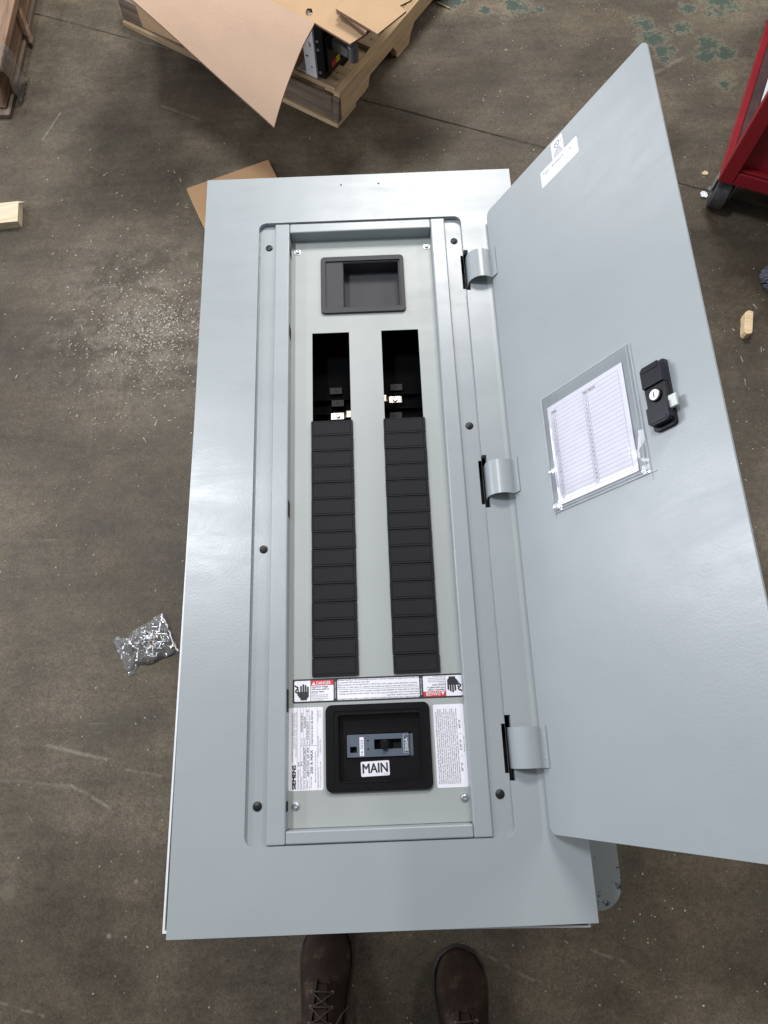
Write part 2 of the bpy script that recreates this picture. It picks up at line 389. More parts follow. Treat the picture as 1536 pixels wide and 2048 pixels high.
    def text(s, body, x, y, h, z, m=0, ang=0, bold=0.0, fit=None, align='LEFT', squash=1.0):
        cu = bpy.data.curves.new('t', 'FONT'); cu.body = body; cu.size = 1.0; cu.resolution_u = 2
        o = bpy.data.objects.new('t', cu); COL.objects.link(o)
        dg = bpy.context.evaluated_depsgraph_get(); me = bpy.data.meshes.new_from_object(o.evaluated_get(dg))
        xs = [v.co.x for v in me.vertices]
        if xs:
            k = h / .70; w = (max(xs) - min(xs)) * k; sx = k * squash
            if fit: sx = k * fit / w
            w = (max(xs) - min(xs)) * sx; ox = -min(xs) * sx - (w if align == 'RIGHT' else w / 2 if align == 'CENTER' else 0)
            c, sn = math.cos(ang), math.sin(ang)
            st = [(0, 0)] if not bold else [(-bold * h * 1.3, 0), (bold * h * 1.3, 0), (0, bold * h * .8), (0, -bold * h * .8)]      # bold: the stroke laid down several times
            for q, (bx_, by_) in enumerate(st):
                vs = []
                for v in me.vertices:
                    px, py = v.co.x * sx + ox + bx_, v.co.y * k + by_
                    vs.append(s.bm.verts.new((x + px * c - py * sn, y + px * sn + py * c, z + q * 1.5e-5)))
                for p in me.polygons:
                    try: s.bm.faces.new([vs[i] for i in p.vertices]).material_index = m
                    except ValueError: pass
        bpy.data.objects.remove(o); bpy.data.curves.remove(cu); bpy.data.meshes.remove(me)
        return s
    def build(s, name, mats, parent=None, loc=(0, 0, 0), bevel=0, seg=2, smooth=True, sub=0, bang=35):
        bmesh.ops.remove_doubles(s.bm, verts=s.bm.verts, dist=2e-6) if bevel else None
        me = bpy.data.meshes.new(name); s.bm.to_mesh(me); s.bm.free()
        for mt in (mats if isinstance(mats, (list, tuple)) else [mats]): me.materials.append(M[mt])
        if smooth:
            me.polygons.foreach_set('use_smooth', [True] * len(me.polygons))
            try: me.set_sharp_from_angle(angle=R(32))
            except Exception: pass
        o = bpy.data.objects.new(name, me); COL.objects.link(o); o.location = loc
        if parent: o.parent = parent
        if bevel:
            b = o.modifiers.new('bevel', 'BEVEL'); b.width = bevel; b.segments = seg; b.limit_method = 'ANGLE'; b.angle_limit = R(bang)
            b.harden_normals = True
        if sub: u = o.modifiers.new('subd', 'SUBSURF'); u.levels = sub; u.render_levels = sub
        return o

def tag(o, label=None, cat=None, group=None, kind=None):
    for k, v in (('label', label), ('category', cat), ('group', group), ('kind', kind)):
        if v: o[k] = v
    return o
def thing(name, label, cat, loc, rotz=0, group=None):
    o = bpy.data.objects.new(name, None); o.empty_display_size = .05; COL.objects.link(o); o.location = loc; o.rotation_euler = (0, 0, rotz)
    return tag(o, label, cat, group)
def dup(o, loc, parent=None, rotz=None):
    c = o.copy(); COL.objects.link(c); c.location = loc
    if parent: c.parent = parent
    if rotz is not None: c.rotation_euler = (0, 0, rotz)
    return c

# ------------------------------------------------------------------ floor with its saw-cut joint
fb = MB()
p0 = Vector((.09, 2.085, 0)); d = Vector((.928, -.3725, 0)).normalized(); q = Vector((-d.y, d.x, 0))
ts = [-14, -1.6] + [-1.5 + i * .02 for i in range(160)] + [1.8, 14]
prof = [(-14, 0), (-.006, 0), (-.0022, -.0035), (.0022, -.0035), (.006, 0), (14, 0)]
rows = []
for t in ts:
    row = []
    for k, (w, z) in enumerate(prof):
        j = 0 if abs(w) > 1 else (noise.noise(Vector((t * 9, k * 3.1, 0))) * .0032 + noise.noise(Vector((t * 45, k * 5.1, 2))) * .002) * (1 if abs(w) > .004 else .3)
        row.append(fb.bm.verts.new(p0 + d * t + q * (w + j) + Vector((0, 0, z))))
    rows.append(row)
for a, b in zip(rows, rows[1:]):
    for k in range(len(prof) - 1): fb.bm.faces.new((a[k], b[k], b[k + 1], a[k + 1]))
tag(fb.build('floor', 'floor', smooth=False), kind='structure')

# ------------------------------------------------------------------ loose sawdust and grit: nobody could count it
db = MB()
def flake(x, y, ln, wd, a, h):
    c, sn = math.cos(a), math.sin(a)
    def P(u, v, z): return (x + u * c - v * sn, y + u * sn + v * c, z)
    k = [random.uniform(.6, 1.1) for _ in range(4)]
    t = [P(-ln * k[0], -wd, h * random.uniform(.4, 1)), P(ln * k[1], -wd * k[2], h * random.uniform(.4, 1)), P(ln, wd * k[3], h), P(-ln, wd, h * random.uniform(.4, 1))]
    bt = [(p[0], p[1], .0002) for p in t]
    v = [db.bm.verts.new(p) for p in bt + t]
    for qd in ((4, 5, 6, 7), (0, 1, 5, 4), (1, 2, 6, 5), (2, 3, 7, 6), (3, 0, 4, 7)): db.bm.faces.new([v[i] for i in qd])
for _ in range(2300):      # the spill on the left
    r = random.gauss(0, 1); x = random.gauss(-.62, .11); y = random.gauss(1.30, .12)
    if random.random() < .35: x = random.gauss(-.585, .05); y = random.gauss(1.33, .05)
    s_ = random.choice((.0006, .0007, .0008, .0010, .0013, .0018)) ; flake(x, y, s_ * random.uniform(1, 1.8), s_ * .8, random.uniform(0, 6.28), s_ * .9)
for _ in range(420):
    x = random.uniform(-1.2, -.25); y = random.uniform(-.3, 2.0); s_ = random.choice((.0006, .0008, .0010, .0014)); flake(x, y, s_ * 1.4, s_, random.uniform(0, 6.28), s_)
for _ in range(520):
    x = random.uniform(.5, 1.35); y = random.uniform(-.35, 1.7); s_ = random.choice((.0006, .0008, .0010, .0014)); flake(x, y, s_ * 1.4, s_, random.uniform(0, 6.28), s_)
for _ in range(110):
    x = random.uniform(-.3, .6); y = random.uniform(-.36, -.08); s_ = random.choice((.0008, .001, .0014)); flake(x, y, s_ * 1.3, s_, random.uniform(0, 6.28), s_)
for _ in range(150):
    x = random.uniform(.1, 1.1); y = random.uniform(1.6, 2.5); s_ = random.choice((.001, .0014)); flake(x, y, s_ * 1.4, s_, random.uniform(0, 6.28), s_)
for _ in range(60):       # slivers
    if random.random() < .6: x = random.gauss(-.62, .22); y = random.gauss(1.45, .3); a = random.gauss(.7, .8)
    else: x = random.uniform(.85, 1.3); y = random.gauss(1.32, .2); a = random.gauss(1.7, .6)
    flake(x, y, random.uniform(.003, .010), .0010, a, .0010)
tag(db.build('sawdust', 'sawdust', smooth=False), 'pale sawdust and wood crumbs scattered over the concrete floor', 'sawdust', kind='stuff')

# ------------------------------------------------------------------ grey steel cart under the panel
TT = .572
cart = thing('work_cart', 'grey steel cart with chipped rounded corner under the electrical panel', 'cart', (0, 0, 0))
b = MB(); b.plate(rr(-.27, .329, -.02, .94, .034, 8), (), 0, .034); b.build('tray_top', 'chipped', cart, (0, 0, TT - .034), bevel=.006, seg=3)
b = MB(); b.plate(rr(-.26, .319, -.01, .93, .03, 6), (), 0, .02); b.build('lower_shelf', 'table', cart, (0, 0, .16), bevel=.003)
b = MB(); b.box(-.016, .016, -.016, .016, .06, TT - .035); leg = b.build('leg', 'table', cart, (-.24, .02, 0), bevel=.003)
b = MB(); b.lathe([(.0, -.012), (.032, -.012), (.036, -.008), (.036, .008), (.032, .012), (0, .012)], 24, Matrix.Translation((0, 0, .036)) @ Matrix.Rotation(R(90), 4, 'Y'))
wh = b.build('wheel', 'rubber', cart, (-.24, .02, 0))
for x, y in ((.296, .02), (-.24, .9), (.296, .9)): dup(leg, (x, y, 0)); dup(wh, (x, y, 0))

# ------------------------------------------------------------------ the panelboard
ZB = .146
pb = thing('electrical_panel', 'grey electrical panel lying face up with its door open', 'electrical panel', (0, 0, TT + .002))
O = (0, 0, ZB)
# tub
b = MB()
tub = [(-.2625, .004), (.2470, -.0068), (.2480, 1.112), (-.2545, 1.112)]
inn = [(-.2600, .007), (.2445, -.0045), (.2455, 1.109), (-.2520, 1.109)]
b.plate(tub, [inn], -ZB + .002, -.0125); b.plate(inn, (), -ZB, -ZB + .002); b.build('tub', 'edge', pb, O)
# trim with rounded recess opening, notched for the hinges
x0, x1, y0, y1, r = -.165, .1655, .0948, 1.0245, .012
SL = [(.1588, .2377, .1677, .2274), (.5186, .5987, .526, .593), (.8806, .9567, .888, .952)]
op = rr(x0, x1, y0, y1, r, 6)
ring = [p for p in op]
hole = []
tr_, tl_, bl_, br_ = ring[0:7], ring[7:14], ring[14:21], ring[21:28]
right = []
for (n0, n1, w0, w1) in SL: right += [(x1, n0), (.1722, n0), (.1722, n1), (x1, n1)]
hole = br_ + right + tr_ + tl_ + bl_
screwholes = [circ(-.0293, 1.0973, .0016, 10), circ(.0335, 1.0974, .0016, 10)]
b = MB(); b.plate(rect(-.254, .254, 0, 1.118), [hole] + screwholes, -.0125, 0)
trim = b.build('trim', 'paint', pb, O, bevel=.0016, seg=3)
# recess floor
wide = [rect(.1606, .1662, w0, w1) for (_, _, w0, w1) in SL]
b = MB(); b.plate(rect(-.1652, .1657, .0945, 1.0247), [rect(-.116, .116, .104, 1.012)] + [rect(.1607, .16565, w0, w1) for (_, _, w0, w1) in SL], -.0098, -.0078)
b.build('recess_floor', 'paint', pb, O)
for (n0, n1, w0, w1) in SL:
    b = MB(); b.box(.156, .1735, n0 - .004, n1 + .004, -.034, -.030); b.build('hinge_pocket', 'hole', pb, O)
# frame rails round the dead front
RT, DF = -.002, -.024
def rail(name, x0, x1, y0, y1, slots=None):
    b = MB(); b.box(x0, x1, y0, y1, DF - .004, RT)
    return b.build('frame_rail', 'paint', pb, O, bevel=.0022, seg=4)
rail('', -.1390, -.1152, .0955, 1.0238); rail('', .1155, .1388, .0955, 1.0238)
rail('', -.1150, .1153, 1.0052, 1.0232); rail('', -.1150, .1153, .0960, .1112)
for y, h_ in ((.9745, .007), (.825, .010), (.532, .0115), (.2665, .0145), (.1385, .006)):
    b = MB(); b.box(-.1153, -.1148, y - h_, y + h_, DF + .0015, RT - .004); b.build('rail_slot', 'hole', pb, O)
# dead front with its openings
BY1 = .6732; PT = (.6732 - .2964) / 15
b = MB()
b.plate(rect(-.1155, .1158, .1115, 1.0075),
        [rect(-.0813, -.0232, .6740 - .38 + .004, .828), rect(.0280, .0862, .6740 - .38 + .004, .8285), rect(-.0312, .0609, .8725, .9590), rect(-.050, .0575, .1635, .2465)], DF - .0016, DF)
df = b.build('dead_front', 'deadpaint', pb, O, bevel=.0004, seg=1)
# interior: dark base, insulator ribs and the bus stabs
b = MB(); b.box(-.112, .112, .29, .86, -.082, -.079)
for side in (-1, 1):
    for k in (4, 5, 6):
        y = .845 - k * PT - (.003 if side > 0 else .009)
        b.box(side * .016 if side > 0 else -.092, .092 if side > 0 else -.016, y - .0018, y + .0018, -.079, -.071)
b.box(-.016, .016, .30, .85, -.079, -.058)
b.box(-.112, .112, .857, .860, -.079, DF - .002); b.box(-.112, -.108, .29, .857, -.079, DF - .002); b.box(.108, .112, .29, .857, -.079, DF - .002)
bus = b.build('bus_insulator', 'dark', pb, O, bevel=.0006, seg=1)
b = MB()
b.strip([(.010, -.064), (.019, -.064), (.024, -.060), (.031, -.060), (.036, -.066), (.052, -.066), (.0565, -.067)], -.0058, .0058, .0016)
stab = b.build('bus_stab', 'tin', bus, (0, .7275, 0), bevel=.0004, seg=1)
b = MB(); b.lathe([(0, .0022), (.0018, .0022), (.0034, .0026), (.0038, .0018), (.0038, 0)], 14)
sscrew = b.build('bus_screw', 'zinc', bus, (.046, .7275, -.0644))
o = dup(stab, (0, .702, 0)); o.rotation_euler = (0, 0, math.pi); dup(sscrew, (-.046, .702, -.0644))
b = MB(); b.box(-.010, .010, -.0058, .0058, 0, .010); b.lathe([(0, .0102), (.0022, .0102)], 12, Matrix.Translation((0, 0, .00005)), 1)  # dark block standing in for a deeper bus stab in shade
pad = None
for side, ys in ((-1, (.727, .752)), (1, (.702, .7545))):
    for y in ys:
        if pad is None: pad = b.build('shaded_stab', ['stab_shade', 'hole'], bus, (side * .046, y, -.0788), bevel=.0005, seg=1)
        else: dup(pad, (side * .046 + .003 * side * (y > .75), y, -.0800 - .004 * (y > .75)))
# filler plates, fifteen a side
b = MB(); w, hh = .0314, PT / 2 - .00026
b.plate(rr(-w, w, -hh, hh, .0011, 2), (), 0, .0026); b.plate(rr(-w + .0002, w - .0002, -hh + .0002, hh - .0002, .0010, 2), [rr(-w + .0028, w - .0036, -hh + .0026, hh - .0018, .0008, 2)], .0026, .0042); b.plate(rr(-w + .00315, w - .00395, -hh + .00295, hh - .00215, .0007, 2), (), .0026, .0043)
fill = b.build('filler_plate', 'plastic', df, (0, 0, 0), bevel=.00035, seg=1)
first = True
for xc in (-.0522, .0568):
    for k in range(15):
        loc = (xc + random.uniform(-.00025, .00025), BY1 - (k + .5) * PT, DF + .0001 + random.uniform(0, .0003))
        o = fill if first else dup(fill, loc); o.location = loc; first = False
        o.rotation_euler = (random.uniform(-.006, .006), random.uniform(-.004, .004), random.uniform(-.003, .003))
# cover plate with its deep pocket
b = MB()
b.plate(rr(-.0667, .0689, .8620, .9690, .0065, 5), [rect(-.0588, .0624, .8702, .9603)], DF, DF + .0045)
b.plate(rect(-.0585, .0621, .8705, .9600), [rect(-.0308, .0605, .8730, .9585)], DF, DF + .0022)
b.plate(rect(-.0310, .0607, .8728, .9587), [rect(-.0300, .0597, .8738, .9577)], DF - .024, DF + .0010)
b.plate(rect(-.0302, .0599, .8736, .9579), (), DF - .026, DF - .0235)
cover = b.build('cover_plate', 'cover', df, (0, 0, 0), bevel=.0005, seg=2)
# main bezel
b = MB()
b.plate(rr(-.0662, .0704, .1518, .2592, .0085, 6), [rr(-.0560, .0625, .1600, .2510, .004, 4)], DF, DF + .0050)
b.plate(rr(-.0563, .0628, .1597, .2513, .0042, 4), [rr(-.0505, .0580, .1632, .2468, .003, 4)], DF, DF + .0030)
b.plate(rr(-.0512, .0588, .1626, .2474, .0034, 4), [rr(-.0498, .0573, .1638, .2460, .0028, 4)], DF - .014, DF + .0042)
b.plate(rr(-.0500, .0575, .1636, .2462, .003, 4), [rect(-.0405, .0452, .1915, .2222)], DF - .0145, DF - .0125)
bezel = b.build('main_bezel', 'gloss_black', df, (0, 0, 0), bevel=.0009, seg=3)
# black trim screws
b = MB(); b.lathe([(0, .0026), (.003, .0025), (.0052, .0016), (.0058, .0006), (.0058, 0), (0, 0)], 22)
b.box(-.0046, .0046, -.0005, .0005, .00245, .0028, 1)
scr = None
for x, y in ((-.1492, .981), (.1526, .981), (.1524, .6494), (.1520, .1437), (-.1510, .1403), (-.1492, .4721)):
    if scr is None: scr = b.build('trim_screw', ['blk_screw', 'hole'], pb, (x, y, ZB - .0078)); o = scr
    else: o = dup(scr, (x, y, ZB - .0078))
    o.rotation_euler = (0, 0, random.uniform(0, 3))
# zinc dead-front screws
b = MB(); b.lathe([(0, 0), (.0056, 0), (.0056, .0008), (.0036, .0009), (.0036, .003), (.0026, .0036), (.0022, .0028), (0, .0026)], 20)
zs = None
for x, y in ((-.1051, .9841), (.1088, .986), (.1090, .140), (-.1050, .1378)):
    if zs is None: zs = b.build('dead_front_screw', 'zinc', df, (x, y, DF))
    else: dup(zs, (x, y, DF))

# ---------------- main breaker
BX0, BX1, BY0, BYT = -.0395, .0436, .1928, .2210
bw, bh = BX1 - BX0, BYT - BY0
BZ = DF - .0085
def fx(u): return BX0 + u * bw
def fy(v): return BYT - v * bh
mbk = MB()
mbk.plate(rr(fx(0), fx(.985), BY0, BYT, .0012, 3), [rect(fx(.43), fx(.862), fy(.68), fy(.24)), rect(fx(.048), fx(.155), fy(.80), fy(.53)), circ(fx(.335), fy(.29), .0011, 10), circ(fx(.335), fy(.66), .0011, 10)], BZ - .012, BZ)
mbk.plate(rr(fx(.985) + .0006, fx(1.045), BY0 - .0004, BYT - .0008, .001, 2), (), BZ - .012, BZ - .0035)
mbk.box(fx(.03), fx(.9), fy(.9), fy(.15), BZ - .014, BZ - .0115, 1)
brk = mbk.build('main_breaker', ['breaker', 'hole'], pb, O, bevel=.0004, seg=2)
b = MB()
for i in range(7):
    a = R(-60 + i * 20); cx = fx(.60) + .0092 * math.sin(a); cz = BZ - .011 + .0092 * math.cos(a)
    b.box(-.0017, .0017, fy(.66), fy(.27), -.0009, .0007, 0, Matrix.Translation((cx, 0, cz)) @ Matrix.Rotation(a, 4, 'Y'))
b.box(fx(.565), fx(.635), fy(.72), fy(.30), BZ - .006, BZ + .0055)
b.build('toggle', 'gloss_black', brk, (0, 0, 0), bevel=.0004, seg=2)
b = MB(); b.plate(rect(fx(.200), fx(.268), fy(.95), fy(.12)), (), BZ, BZ + .0002)
b.text('16 2023', fx(.252), fy(.9), .0031, BZ + .0003, 1, R(90), .008, fit=.0185); b.build('date_sticker', ['white', 'inkgrey'], brk)
b = MB(); b.text('200A', fx(.962), fy(.80), .0042, BZ + .0002, 0, R(90), .012, fit=.0165)
for u0, u1, v0, v1 in ((.892, .896, .06, .88), (.892, .975, .06, .068), (.892, .975, .872, .88)): b.plate(rect(fx(u0), fx(u1), fy(v1), fy(v0)), (), BZ + .0001, BZ + .0001)
b.build('amp_marking', ['whiteink'], brk)
ZM = DF - .0125
mx_ = Matrix.Translation((-.0034, .1782, 0)) @ Matrix.Rotation(R(1.5), 4, 'Z')
b = MB(); b.plate(rr(-.0186, .0186, -.0092, .0092, .0016, 3), (), ZM, ZM + .0003)
b.text('MAIN', -.0001, -.0050, .0118, ZM + .0004, 1, 0, .028, fit=.0325, align='CENTER'); b.text('000-16-000', .0165, -.0078, .0009, ZM + .0004, 1, 0, 0, align='RIGHT')
mo = b.build('main_sticker', ['white', 'ink'], bezel); mo.location = (-.0034, .1782, 0); mo.rotation_euler = (0, 0, R(1.5))

# ---------------- danger label
DX0, DX1, DY0, DY1 = -.1098, .1160, .2632, .2942
z1, z2, z3 = DF + .0002, DF + .0004, DF + .0006
b = MB()   # materials: 0 black, 1 white, 2 red
b.plate(rr(DX0, DX1, DY0, DY1, .0022, 4), (), DF, z1, 0)
P1, P2, P3 = -.0538, .0607, DX1
b.plate(rr(DX0 + .0022, P1 - .0016, DY0 + .0022, DY1 - .0022, .0016, 3), (), z1, z2, 1)
b.plate(rr(P1 + .0034, P2 - .0016, DY0 + .0022, DY1 - .0022, .0018, 3), (), z1, z2, 1)
b.plate(rr(P2 + .0034, P3 - .0002, DY0 + .0022, DY1 - .0022, .0016, 3), (), z1, z2, 1)
def hand(ox, oy, s, k):
    g = lambda pts: [(ox + k * p[0] * s, oy + k * p[1] * s) for p in pts]
    b.plate(g([(-.5, -.62), (.42, -.62), (.42, -.78), (.62, -.42), (.66, .12), (-.66, .12), (-.66, -.3)] if 0 else [(-.42, -1.0), (.42, -1.0), (.46, -.78), (.68, -.55), (.68, .12), (-.68, .12), (-.68, -.55), (-.46, -.78)]), (), z3, z3, 0)
    for i, (fxx, top) in enumerate(((-.38, .92), (-.06, 1.12), (.25, 1.0), (.56, .78))):
        b.plate(g([(fxx - .12, .10), (fxx + .12, .10), (fxx + .12, top - .06), (fxx + .05, top), (fxx - .05, top), (fxx - .12, top - .06)]), (), z3 + .00001, z3 + .00001, 0)
    b.plate(g([(-.68, -.1), (-.68, .42), (-.74, .5), (-.84, .46), (-.86, -.3), (-.68, -.5)]), (), z3 + .00002, z3 + .00002, 0)
def squiggle(ox, oy, s, k):
    pts = [(-.5, .9), (-.2, .62), (.15, .55), (.22, .3), (-.05, .02), (-.32, -.25), (-.25, -.55), (.05, -.62), (.3, -.8)]
    pts = [(ox + k * x * s, oy + k * y * s) for x, y in pts]
    for (xa, ya), (xb, yb) in zip(pts, pts[1:]):
        l = math.hypot(xb - xa, yb - ya); nx, ny = -(yb - ya) / l * .0010, (xb - xa) / l * .0010
        b.plate([(xa - nx, ya - ny), (xb - nx, yb - ny), (xb + nx, yb + ny), (xa + nx, ya + ny)], (), z3, z3, 0)
def panel(hx, sx, lx, tx0, tx1, top, k):
    # hx hand, sx squiggle, lx divider, tx0..tx1 the text block; k = 1 upright, -1 turned round
    a = 0 if k > 0 else math.pi; mid = (DY0 + DY1) / 2
    hand(hx, mid - k * .002, .0098, k); squiggle(sx, mid + k * .002, .0062, k)
    b.plate(rect(lx - .0003, lx + .0003, DY0 + .0022, DY1 - .0022), (), z3, z3, 0)
    xa, xb = min(tx0, tx1), max(tx0, tx1)
    ya, yb = (top - .0066, top) if k > 0 else (top, top + .0066)
    b.plate(rect(xa, xb, ya, yb), (), z2 + .00005, z2 + .00005, 2)
    s = k
    tri = [(tx0 + s * .0012, top - s * .0058), (tx0 + s * .0062, top - s * .0058), (tx0 + s * .0037, top - s * .0012)]
    b.plate(tri if k > 0 else tri, (), z3, z3, 1)
    b.text('!', tx0 + s * .0037, top - s * .0053, .0030, z3 + .0001, 2, a, .02, align='CENTER')
    b.text('DANGER', tx0 + s * .0074, top - s * .0057, .0045, z3, 1, a, .012, fit=.0190)
    for i, (t, f) in enumerate((('Hazardous voltage.', .0225), ('Will cause death or', .0235), ('serious injury.', .0170))):
        b.text(t, tx0 + s * .0009, top - s * (.0092 + i * .0031), .0021, z3, 0, a, .02, fit=f)
    for i, (t, f) in enumerate((('Keep out.', .0085), ('Qualified personnel only.', .0222), ('Disconnect and lock off', .0210), ('all power before working', .0218), ('on this equipment.', .0160))):
        b.text(t, tx0 + s * .0009, top - s * (.0172 + i * .0022), .0013, z3, 0, a, 0, fit=f)
panel(-.0950, -.1040, -.0858, -.0855, P1 - .0016, DY1 - .0022, 1)
panel(.1030, .1120, .0938, .0935, P2 + .0034, DY0 + .0022, -1)
for k in (1, -1):
    a = 0 if k > 0 else math.pi; xs = P1 + .0040 if k > 0 else P2 - .0022; ys = DY1 - .0040 if k > 0 else DY0 + .0040
    for i, (t, f) in enumerate((('Breaker handle in the intermediate position indicates tripped; to reset, move handle to', .1075), ('the extreme OFF position, then ON.', .0430),
                             ('Field conductors to be sized 60\u00b0C or 75\u00b0C CU or AL, unless noted otherwise on device.', .1065), ('Field kits, to add mains or subfeed, the model are listed on the rear of the deadfront.', .1065))):
        b.text(t, xs, ys - k * i * .0032, .0018, z3, 3, a, .004, fit=f)
b.plate(rect(P1 + .0028, P2 - .001, .2786, .2789), (), z3, z3, 0)
for xx in (P1 + .0016, P2 + .0016): b.text('INSTRUCTIONS', xx, DY0 + .005, .0016, z3, 1, R(90), .01, fit=.021)
b.build('danger_label', ['ink', 'white', 'redink', 'inkgrey'], df, smooth=False)

# ---------------- rating label, read from the right-hand side
b = MB(); LX0, LX1, LY0, LY1 = -.1149, -.0697, .1554, .2577
b.plate(rr(LX0, LX1, LY0, LY1, .0022, 4), (), DF, z1, 0)
h_ = R(90); ux = (LX1 - LX0) / 720.0; uy = (LY1 - LY0) / 1740.0
def lx(p): return LX0 + (p - 85) * ux
def ly(p): return LY0 + (1870 - p) * uy
def T(t, px, py, hpx, fpx, bold=0.0, m=1): b.text(t, lx(px), ly(py), hpx * ux, z2, m, h_, bold, fit=fpx * uy)
T('SIEMENS', 235, 1835, 74, 490, .075)
T('SUITABLE FOR USE AS SERVICE EQUIPMENT', 172, 1275, 24, 1050, 0, 2); T('WHEN NOT MORE THAN SIX MAIN', 212, 1000, 24, 760, 0, 2); T('DISCONNECTING MEANS ARE PROVIDED', 252, 1175, 24, 960, 0, 2)
T('Customer Marking', 302, 1835, 24, 400, 0, 2); T('PY', 322, 1365, 40, 90, .01)
T('Panel Type', 358, 1835, 24, 250, 0, 2); T('P1', 375, 1355, 36, 76, .01)
T('Cat. No.', 425, 1830, 26, 180, 0, 2); T('P1C42Q4200CBST', 438, 1605, 42, 625, .012)
T('System', 486, 1825, 26, 170, 0, 2); T('208Y/120V 3\u00d8 4W', 505, 1590, 42, 610, .012)
T('Amperage', 560, 1820, 26, 235, 0, 2); T('250 A MAX', 588, 1530, 52, 490, .03)
T('(See main device or breaker)', 650, 1715, 26, 640, 0, 2)
T('S.O. No.', 372, 935, 24, 160, 0, 2); T('3009876401', 378, 655, 38, 400, .015)
T('Item No.', 425, 935, 24, 165, 0, 2); T('023020', 440, 570, 38, 240, .015)
T('Date', 486, 935, 24, 95, 0, 2); T('02/06/2023', 500, 820, 40, 385, .015); T('Location', 492, 395, 20, 150, 0, 2); T('D', 505, 228, 44, 46, .01)
T('Sections set of Device Type:', 540, 935, 22, 640, 0, 2); T('MAIN MAX BL BLH HBL BLR BQD', 590, 920, 32, 720, .015)
T('Siemens Industry, Inc.', 710, 1815, 22, 430, 0, 2); T('For emergency service call:', 752, 1815, 22, 530, 0, 2); T('Peachtree Corners, GA', 710, 1180, 22, 430, 0, 2); T('1-800-333-7421', 752, 1110, 22, 290, 0, 2)
T('11-A-1065-01', 710, 440, 22, 230, 0, 2); T('Rev. D', 752, 350, 22, 140, 0, 2)
for px in (268, 330, 390, 450, 515, 682):
    b.plate(rect(lx(px) - .00012, lx(px) + .00012, LY0, LY1), (), z2, z2, 2)
b.plate(rect(lx(330), lx(682), ly(948) - .00015, ly(948) + .00015), (), z2, z2, 2)
b.build('rating_label', ['white', 'ink', 'inkgrey'], df, smooth=False)

# ---------------- notice label on the right
b = MB(); NX0, NX1, NY0, NY1 = .0753, .1154, .1524, .2549
b.plate(rr(NX0, NX1, NY0, NY1, .0022, 4), (), DF, z1, 0)
lines = ['The short circuit rating of this panelboard is 200,000 rms symmetrical', 'amperes at 240V MAX., or the rating of the main or feeder equipment if equipped', 'with main lugs only, 100,000 rms symmetrical amperes. The device or main lugs,',
         'when a service disconnect is not used, is limited to the lowest of the', 'interrupting rating of any device installed, rated in rms amps, for use in', 'the main overcurrent device, or any other breakers used in the panel.',
         'Use only breakers listed for this panel or noted in a panel label. Refer to', 'Power panel ratings, and conductors must be sized at 75\u00b0C or per device.', 'Contact the nearest sales office of our company for any part or drawings',
         'and before installation of filler plates be sure of openings. Dead fronts', 'required please call your nearest sales office or consult the nearest']
for i, t in enumerate(lines): b.text(t, NX0 + .0042 + i * .00262, NY0 + .0045, .0017, z2, 1, R(90), .006, fit=(NY1 - NY0) * (.90 if i % 3 else .86))
b.text('20" W', NX0 + .0345, NY0 + .0190, .0022, z2, 2, R(90), .03, fit=.0105); b.text('x', NX0 + .0345, NY0 + .0372, .0018, z2, 2, R(90), .02)
b.text('5.75" D', NX0 + .0345, NY0 + .0450, .0022, z2, 2, R(90), .03, fit=.0125); b.text('x', NX0 + .0345, NY0 + .0645, .0018, z2, 2, R(90), .02)
b.text('64" H', NX0 + .0345, NY0 + .0720, .0022, z2, 2, R(90), .03, fit=.0095); b.text('Enclosure size', NX0 + .0385, NY0 + .0430, .0014, z2, 1, R(90), .01, fit=.019)
b.build('notice_label', ['white', 'inkgrey', 'ink'], df, smooth=False)

# ---------------- the open door, hinged on the right
DA = 61
HL = (.206, 0, .010)
b = MB(); b.plate(rr(0, .3278, .098, 1.0190, .0105, 6), (), -.0030, 0)
door = b.build('door', 'paint', pb, (HL[0], HL[1], ZB + HL[2]), bevel=.0010, seg=3); door.rotation_euler = (0, R(-DA), 0)
# hinge straps: they swing with the door
ca, sa = math.cos(R(-DA)), math.sin(R(-DA))
def to_door(x, z):
    x -= HL[0]; z -= HL[2]
    return (x * math.cos(R(DA)) + z * math.sin(R(DA)), -x * math.sin(R(DA)) + z * math.cos(R(DA)))
arc = [(.1702, -.014)] + [(.1898 - .0196 * math.cos(R(a)), -.003 + .0196 * math.sin(R(a))) for a in range(0, 151, 10)]
path = [to_door(*p) for p in arc]; path = [p for p in path if p[1] > .0003 or p[0] < -.002]
path += [(path[-1][0] + .0015 if path[-1][0] < .0 else .0008, .0006), (.004, .0004), (.0125, .0004)]
for ya, yb in ((.8935, .9445), (.5340, .5850), (.1730, .2225)):
    b = MB(); b.strip(path, ya, yb, .0015)
    for yy in (ya + .011, yb - .011): b.lathe([(.0, .0022), (.0014, .0021), (.0022, .0016)], 10, Matrix.Translation((.008, yy, 0)))
    b.build('hinge_strap', 'paint', door, bevel=.0003, seg=1)
